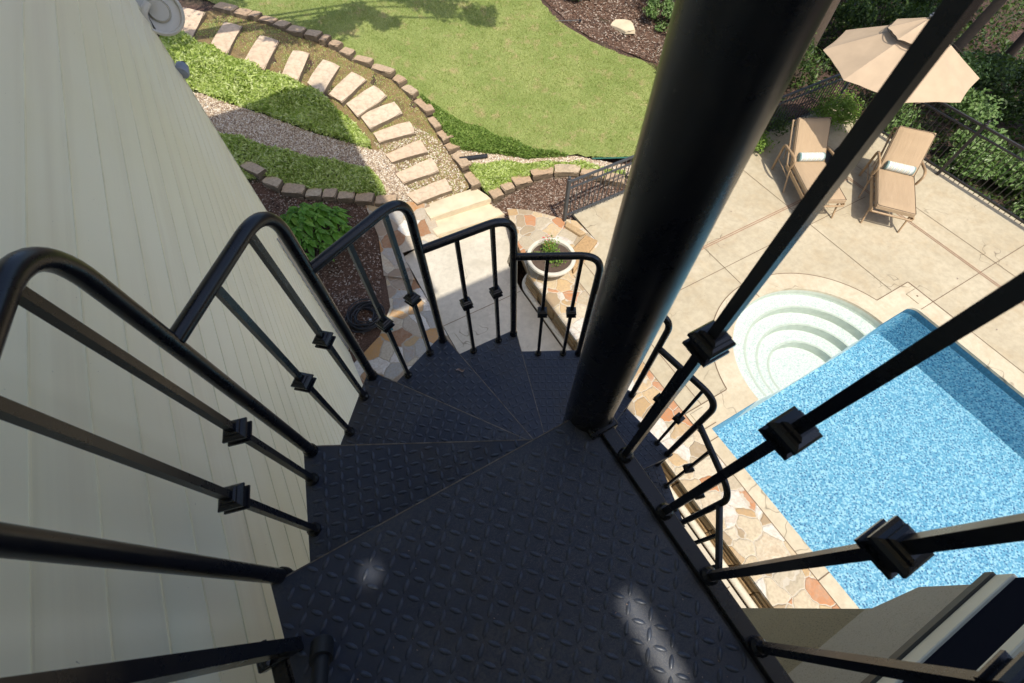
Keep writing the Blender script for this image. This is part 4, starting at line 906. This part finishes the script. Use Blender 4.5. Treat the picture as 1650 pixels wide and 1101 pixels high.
bm = bmesh.new(); tube(bm, fillet([(.410, SYW+.02, LZ+1.12), (.410, .21, LZ+1.12)], .05), RR, 14); sobj('handrail', bm, smooth=60)
bm = bmesh.new(); tube(bm, fillet([(-.436, SYW+.02, LZ+1.12), (-.436, .312, LZ+1.12), (-.436, .312, LZ-RISE)], .12, 10), RR, 16); sobj('handrail', bm, smooth=60)
bm = bmesh.new(); lathe(bm, [(.021, LZ-.03), (.021, LZ-.01), (.0185, LZ-.004)], (-.436, .312, 0), 16); sobj('post_collar', bm, smooth=60)
# tripod leg standing on the landing, dry leaf on a tread
tl = empty('tripod_leg', (-.385, .135, LZ), 'black round tripod leg with a foot collar standing on the landing at the bottom edge', 'tripod leg')
bm = bmesh.new(); tube(bm, [(0, 0, .012), (-.06, -.72, .62)], .016, 18); mesh_obj('tube', bm, 'hose_black', tl, smooth=60)
bm = bmesh.new(); tube(bm, [(.0, .004, .008), (-.0025, -.026, .034)], .023, 18); mesh_obj('foot', bm, 'hose_black', tl, smooth=60)
bm = bmesh.new(); row = []
for i in range(9):
    s = i/8; x = (s-.5)*.042; y = .006*math.sin(s*6); w = .006*math.sin(math.pi*s)+.0007; zz = .004+.012*(2*s-1)**2
    row.append([bm.verts.new((x, y-w, zz+w*.7)), bm.verts.new((x, y, zz)), bm.verts.new((x, y+w, zz+w*.7))])
for a, b in zip(row, row[1:]):
    for j in (0, 1): bm.faces.new((a[j], b[j], b[j+1], a[j+1]))
dl = mesh_obj('dry_leaf', bm, 'dry_leaf'); dl.location = (.245, .93, LZ-RISE*3+.001); dl.rotation_euler.z = R(-20); tag(dl, 'small curled dry leaf lying on a tread of the spiral stair', 'leaf')

# ------------------------------------------------------------ garden things by the house corner
def coil(name, c, r0, n, wire, mat, label):
    bm = bmesh.new(); pts = []
    for i in range(n*28):
        a = 2*math.pi*i/28; rr = r0*(.45+.55*abs(math.sin(i/28*1.9+.4)))+.03*math.sin(i*.21); pts.append((rr*math.cos(a)+.02*math.sin(i*.03), rr*math.sin(a), .015+i/28*wire*.75+.01*math.sin(i*.33)))
    # low-pass the wobble so that the hose bends gently
    q = np.array(pts)
    for _ in range(6): q[1:-1] = (q[:-2]+q[1:-1]*2+q[2:])/4
    tube(bm, [tuple(p) for p in q], wire, 7); r = empty(name, c, label, 'garden hose'); mesh_obj('coiled_hose', bm, mat, r, smooth=60); return r
hr = coil('garden_hose', (-.12, 5.15, WALKZ+.05), .34, 13, .013, 'hose_black', 'black garden hose coiled on the ground at the house corner with a teal nozzle')
bm = bmesh.new(); tube(bm, [(.16, -.32, .06), (.24, -.44, .05)], [.02, .032], 12); tube(bm, [(.24, -.44, .05), (.33, -.48, .04)], .018, 10); mesh_obj('nozzle', bm, 'nozzle_teal', hr, smooth=60)
bm = bmesh.new(); lathe(bm, [(.022, 0), (.028, .02), (.02, .05)], (.05, -.20, .14), 12); mesh_obj('brass_coupling', bm, 'galvanised', hr, smooth=60)
fa = empty('wall_tap', (WX+.02, 5.0, 1.2), 'small silver wall tap with a clamp on the house corner behind the railing', 'tap')
bm = bmesh.new(); tube(bm, fillet([(0, 0, 0), (.09, 0, 0), (.09, 0, -.06)], .03), .012, 10); mesh_obj('spout', bm, 'galvanised', fa, smooth=60)
bm = bmesh.new(); lathe(bm, [(.03, .0), (.032, .008), (.03, .016)], (.05, 0, .03), 12); mesh_obj('handle', bm, 'galvanised', fa, smooth=60)
def shrub(name, c, r, h, n, size, mat, label, cat='shrub', group=None, nst=9, flat=.45):
    rt = empty(name, c, label, cat, group); bm = bmesh.new(); tips = []
    for i in range(nst):
        a = i*2.4; rr = r*random.uniform(.35, .95); hh = h*random.uniform(.55, 1)
        tips.append((rr*math.cos(a), rr*math.sin(a), hh)); tube(bm, [(0, 0, -.03), (rr*.4*math.cos(a), rr*.4*math.sin(a), hh*.5), tips[-1]], [.010, .008, .004], 6)
    mesh_obj('stem', bm, 'bark', rt)
    cl = np.array(tips)[rng.integers(0, nst, n)]; P = cl+rng.normal(0, 1, (n, 3))*np.array([r*.25, r*.25, h*.16]); P[:, 2] = np.clip(P[:, 2], .03, None)
    V, F = leaves(P, size, None, flat, .5); np_obj('foliage', V, F, mat, rt); return rt
def hydrangea(c):
    rt = empty('hydrangea', c, 'leafy green hydrangea in the shade at the house corner', 'shrub'); bm = bmesh.new(); Vs = []; Fs = []; o = 0
    for i in range(30):
        a = i*2.39996; rr = .62*math.sqrt((i+.5)/30); hh = .85-.45*(rr/.62)**2+random.uniform(-.05, .05); tip = np.array((rr*1.15*math.cos(a), rr*math.sin(a), hh)); tube(bm, [(rr*.2*math.cos(a), rr*.2*math.sin(a), -.03), tuple(tip)], [.009, .005], 6)
        for lv in range(3):
            for q in range(4):
                b = a+q*math.pi/2+lv*.8; L_ = (.05+.035*lv)*random.uniform(.8, 1.2)*1.75; dz = -.01-.035*lv; W_ = L_*.36
                d = np.array((math.cos(b), math.sin(b), 0)); s = np.array((-d[1], d[0], 0)); root = tip+np.array((0, 0, -.05*lv))
                pts = [root, root+d*L_*.35+s*W_*.8+(0, 0, .02), root+d*L_*.7+s*W_*.75+(0, 0, .01+dz), root+d*L_*1.1+(0, 0, dz*2.2), root+d*L_*.7-s*W_*.75+(0, 0, .01+dz), root+d*L_*.35-s*W_*.8+(0, 0, .02)]
                Vs += [tuple(p) for p in pts]; Fs += [(o, o+1, o+2, o+3), (o, o+3, o+4, o+5)]; o += 6
    mesh_obj('stem', bm, 'bark', rt); np_obj('foliage', Vs, Fs, 'shrub_leaf', rt)
hydrangea((-.38, 7.0, float(Hh(-.4, 7.0))))
pp = empty('drain_pipe', (2.98, 7.62, float(Hh(3.2, 7.6))+.02), 'short black corrugated drain pipe end lying on the gravel beside the path edging', 'drain pipe')
bm = bmesh.new(); n = 40; tube(bm, [(i/n*.56, -i/n*.2, .045) for i in range(n+1)], [.05 if i % 2 else .043 for i in range(n+1)], 14, True); mesh_obj('pipe', bm, 'pipe_black', pp, smooth=30)
tag(drape('landscape_edging', [(5.4, 6.22), (6.1, 5.93), (6.6, 5.80), (7.4, 5.95), (7.4, 5.98), (6.6, 5.84), (6.1, 5.97), (5.4, 6.26)], .08, 'edging_green', .3, 0, 0), 'thin green edging strip where the lawn meets the gravel', 'edging')
ss = empty('sprinkler_stake', (7.0, 10.35, float(Hh(7, 10.35))+.03), 'thin dark metal stake lying on the far side of the lawn', 'stake')
bm = bmesh.new(); tube(bm, [(0, 0, .01), (.55, -.28, .02)], .010, 8); mesh_obj('rod', bm, 'fence_grey', ss, smooth=60)
bm = bmesh.new(); lathe(bm, [(.03, 0), (.03, .03)], (.55, -.28, .0), 10); mesh_obj('head', bm, 'pipe_black', ss, smooth=60)

# ------------------------------------------------------------ shrubs and trees
GZ = lambda x, y: float(ground_z(np.array(x), np.array(y)))
shrub('trailing_shrub', (10.85, 4.72, 0), .45, .45, 2600, .03, 'bright_leaf', 'bright green trailing shrub in the back corner of the deck behind the umbrella pole', nst=14)
shrub('small_shrub', (8.75, 4.95, 0), .30, .25, 1100, .028, 'bright_leaf', 'small bright green plant at the fence left of the chaise loungers', nst=10)
shrub('small_shrub', (9.5, 5.35, -.1), .5, .4, 1700, .03, 'tree_leaf', 'dark green plant just outside the fence behind the left lounger', nst=10)
def tree(c, trunk_h, r, rx, n, size, mat, label, lean=(0, 0), group='trees and bushes beyond the fences', name='tree', cat='tree', nl=9, zmin=None, trunk_r=.11):
    rt = empty(name, c, label, cat, group); bm = bmesh.new(); top = Vector((lean[0], lean[1], trunk_h))
    mid = top*.5+Vector((random.uniform(-.15, .15), random.uniform(-.15, .15), 0)); tube(bm, [(0, 0, -.1), tuple(mid), tuple(top)], [trunk_r, trunk_r*.8, trunk_r*.55], 10)
    cl = []
    for i in range(nl):
        a = i*2.39996+random.uniform(-.3, .3); u = random.uniform(-.55, .9); q = math.sqrt(max(0, 1-u*u*.8))*random.uniform(.55, 1); e_ = top+Vector((r*q*math.cos(a), r*q*math.sin(a), rx*u))
        st_ = Vector((lean[0], lean[1], 1))*0+top*random.uniform(.55, .98); m2 = st_.lerp(e_, .5)+Vector((0, 0, .12*r)); tube(bm, [tuple(st_), tuple(m2), tuple(e_)], [trunk_r*.42, trunk_r*.25, trunk_r*.07], 6)
        cl += [e_, m2.lerp(e_, .5)]
    mesh_obj('trunk', bm, 'bark', rt, smooth=60)
    cl = np.array(cl); k = rng.integers(0, len(cl), n); sz = r*rng.uniform(.18, .36, len(cl)); dv = rng.normal(size=(n, 3)); dv /= np.linalg.norm(dv, axis=1)[:, None]; rad_ = rng.uniform(.15, 1, n)**.45
    P = cl[k]+dv*(sz[k]*rad_)[:, None]*np.array([1.15, 1.15, .62]); P[:, 2] = np.maximum(P[:, 2], .05)
    N_ = dv*.6+np.array([0, 0, .7]); N_ /= np.linalg.norm(N_, axis=1)[:, None]
    V, F = leaves(P, size, N_, .45, .5); np_obj('crown', V, F, mat, rt); return rt
# bushes that touch the fences
for (x, y, r, h, n, s, m, lb) in [
    (13.1, 2.2, 1.0, .7, 5200, .055, 'oak_leaf', 'pale broad leafed bush against the right fence, below the umbrella'),
    (13.3, .4, 1.0, .7, 5200, .055, 'oak_leaf', 'broad leafed bush outside the right fence, at the right edge of the picture'),
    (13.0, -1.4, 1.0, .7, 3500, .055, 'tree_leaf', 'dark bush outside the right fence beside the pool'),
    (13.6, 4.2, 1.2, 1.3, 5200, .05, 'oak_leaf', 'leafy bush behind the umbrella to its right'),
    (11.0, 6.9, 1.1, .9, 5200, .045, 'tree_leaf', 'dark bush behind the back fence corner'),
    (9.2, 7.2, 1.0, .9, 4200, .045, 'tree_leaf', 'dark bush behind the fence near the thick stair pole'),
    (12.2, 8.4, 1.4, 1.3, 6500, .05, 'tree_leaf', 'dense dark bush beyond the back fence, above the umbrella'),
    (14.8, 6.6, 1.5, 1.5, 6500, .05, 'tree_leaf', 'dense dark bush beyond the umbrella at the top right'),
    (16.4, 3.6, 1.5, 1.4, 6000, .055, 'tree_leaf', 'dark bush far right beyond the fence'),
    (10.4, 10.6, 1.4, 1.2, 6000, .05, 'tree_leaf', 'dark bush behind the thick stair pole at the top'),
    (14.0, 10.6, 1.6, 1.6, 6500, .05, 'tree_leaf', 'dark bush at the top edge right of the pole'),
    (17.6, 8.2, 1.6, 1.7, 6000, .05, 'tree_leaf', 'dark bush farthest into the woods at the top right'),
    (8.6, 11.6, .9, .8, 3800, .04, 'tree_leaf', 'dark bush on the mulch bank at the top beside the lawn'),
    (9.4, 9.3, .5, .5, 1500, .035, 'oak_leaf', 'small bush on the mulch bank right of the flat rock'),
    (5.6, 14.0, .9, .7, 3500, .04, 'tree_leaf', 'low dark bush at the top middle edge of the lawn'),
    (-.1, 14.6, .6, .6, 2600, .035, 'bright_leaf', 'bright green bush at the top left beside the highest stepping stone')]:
    tree((x, y, GZ(x, y)), h*.45, r, h*.6, n, s, m, lb, nl=12, trunk_r=.035, name='bush', cat='bush')
# tall trees whose crowns stand above the picture and shade the woods
for i, (x, y, th, r, n, lb) in enumerate([
    (15.5, 1.5, 6.2, 2.6, 7000, 'tall tree outside the right fence with a crown high above the bushes'),
    (14.6, 4.9, 6.6, 2.6, 7000, 'tall tree behind the umbrella in the shaded woods'),
    (12.8, 7.6, 6.4, 2.3, 6500, 'tall tree behind the back fence corner'),
    (18.5, 4.8, 7.0, 3.0, 7000, 'tall tree deep in the woods at the right'),
    (16.5, 9.0, 6.8, 2.8, 7000, 'tall tree deep in the woods at the top right'),
    (11.2, 9.6, 6.6, 2.1, 6000, 'tall tree on the mulch bank behind the pole'),
    (13.2, 12.2, 7.0, 2.8, 7000, 'tall tree at the far top right of the woods')]):
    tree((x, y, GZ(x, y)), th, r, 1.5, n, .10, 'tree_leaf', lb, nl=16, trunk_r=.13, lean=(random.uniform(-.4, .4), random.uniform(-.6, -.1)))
def limb_tree(c, h, spots, label, mat='tree_leaf', n=900):
    rt = empty('tree', c, label, 'tree', 'trees and bushes beyond the fences'); bm = bmesh.new(); tube(bm, [(0, 0, -.2), (.1, .05, h*.5), (.15, .1, h)], [.2, .16, .11], 12); Vs = []; P = []
    for (x, y, z, r) in spots:
        e_ = Vector((x-c[0], y-c[1], z-c[2])); b_ = Vector((.13, .08, h*.85)); m_ = b_.lerp(e_, .5)+Vector((0, 0, .35)); tube(bm, [tuple(b_), tuple(m_), tuple(e_)], [.07, .045, .015], 7)
        for q in range(5):
            d = Vector((random.uniform(-1, 1), random.uniform(-1, 1), random.uniform(-.4, .6)))*r; tube(bm, [tuple(e_.lerp(m_, .15)), tuple(e_+d)], [.015, .005], 5)
            P.append(np.array(tuple(e_+d*.75))+rng.normal(0, 1, (n//5, 3))*np.array([r*.30, r*.30, r*.16]))
    mesh_obj('trunk', bm, 'bark', rt, smooth=60); V, F = leaves(np.concatenate(P), .07, None, .5, .5); np_obj('crown', V, F, mat, rt)
limb_tree((-2.9, 10.6, GZ(-2.9, 10.6)), 5.2, [(.6, 9.4, 6.3, .5), (1.4, 9.0, 6.6, .5), (2.1, 8.8, 6.9, .45), (2.7, 8.5, 7.0, .3), (-.3, 11, 6.5, .7), (-2, 10, 7, .9), (3.4, 8.9, 7.3, .5), (4.3, 8.3, 7.5, .55), (4.9, 7.6, 7.6, .35), (-3.4, 12, 7, 1.0)], 'tall tree behind the house wall whose branches shade the top of the lawn', n=800)
limb_tree((11.9, 6.7, GZ(11.9, 6.7)), 5.6, [(8.2, 7.9, 7, .7), (9.2, 7.2, 7, .8), (10.2, 7.8, 7, .8), (9.6, 6.2, 6.8, .7), (8.8, 8.8, 7, .7), (7.4, 9.6, 7.4, .6), (11, 7.4, 7.2, .9), (12.6, 7.8, 7.2, 1.0), (10.6, 9.2, 7.4, .9), (12.0, 9.4, 7.4, 1.0), (13.4, 6.4, 7, .9)], 'tall tree at the back fence corner whose branches shade the mulch bank', n=650)
chips([(7.1,11.9),(7.3,10.1),(7.5,9.5),(8.0,8.8),(8.6,8.0),(8.2,6.8),(10.5,6.8),(11.5,9),(11,12),(9,13.3),(7,13.2)], 15000, 'bark_mulch', 'bark_chip', 'reddish bark mulch and litter on the shaded bank past the far edge of the lawn', 'mulch', .03, .035)
for (x, y, r, h, n, lb) in [(8.0, 11.0, .45, .4, 1300, 'small dark bush on the bank just past the flat rock'), (7.6, 12.6, .8, .7, 3000, 'dark bush at the top of the picture beside the lawn edge'), (9.9, 8.3, .7, .7, 2200, 'dark bush on the bank close to the thick pole')]:
    tree((x, y, GZ(x, y)), h*.45, r, h*.6, n, .04, 'tree_leaf', lb, nl=10, trunk_r=.03, name='bush', cat='bush')
tag(drape('mulch_bank', [(7.1,11.9),(7.3,10.1),(7.5,9.5),(8.0,8.8),(8.6,8.0),(8.0,6.6),(12,6.6),(13.5,9),(12,12.5),(9,13.5),(7,13.2)], .02, 'mulch', .25, .02, 1), kind='structure')
def understory(poly, n, size, label):
    P = scatter(poly, n, 0, lambda x, y: ground_z(x, y)); P[:, 2] += rng.uniform(0, .35, n)*(.5+.5*np.sin(P[:, 0]*2.1)*np.cos(P[:, 1]*1.7))
    V, F = leaves(P, size, None, .55, .5); tag(np_obj('understory', V, F, 'tree_leaf'), label, 'undergrowth', kind='stuff')
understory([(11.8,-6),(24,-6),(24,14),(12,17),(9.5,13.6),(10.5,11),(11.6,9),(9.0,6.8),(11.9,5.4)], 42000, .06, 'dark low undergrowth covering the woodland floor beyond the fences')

P = scatter([(3.8, 1.2), (4.4, 2.3), (6.5, 2.5), (8.6, 1.2), (8.6, -3), (11.3, -3), (11.3, 5), (3.9, 5)], 90, .008, lambda x, y: x*0)
V, F = leaves(P, .016, None, .15, .4); tag(np_obj('leaf_litter', V, F, 'dry_leaf'), 'scattered dry leaf bits lying on the sunny concrete pool deck', 'leaf litter', kind='stuff')
P = scatter([(-.4, -.5), (.35, -.5), (.33, .26), (-.4, .26)], 70, LZ+.003, lambda x, y: x*0)
V, F = leaves(P, .0022, None, .3, .5); tag(np_obj('grit', V, F, 'dry_leaf'), 'tiny crumbs of grit lying on the stair landing plate', 'grit', kind='stuff')
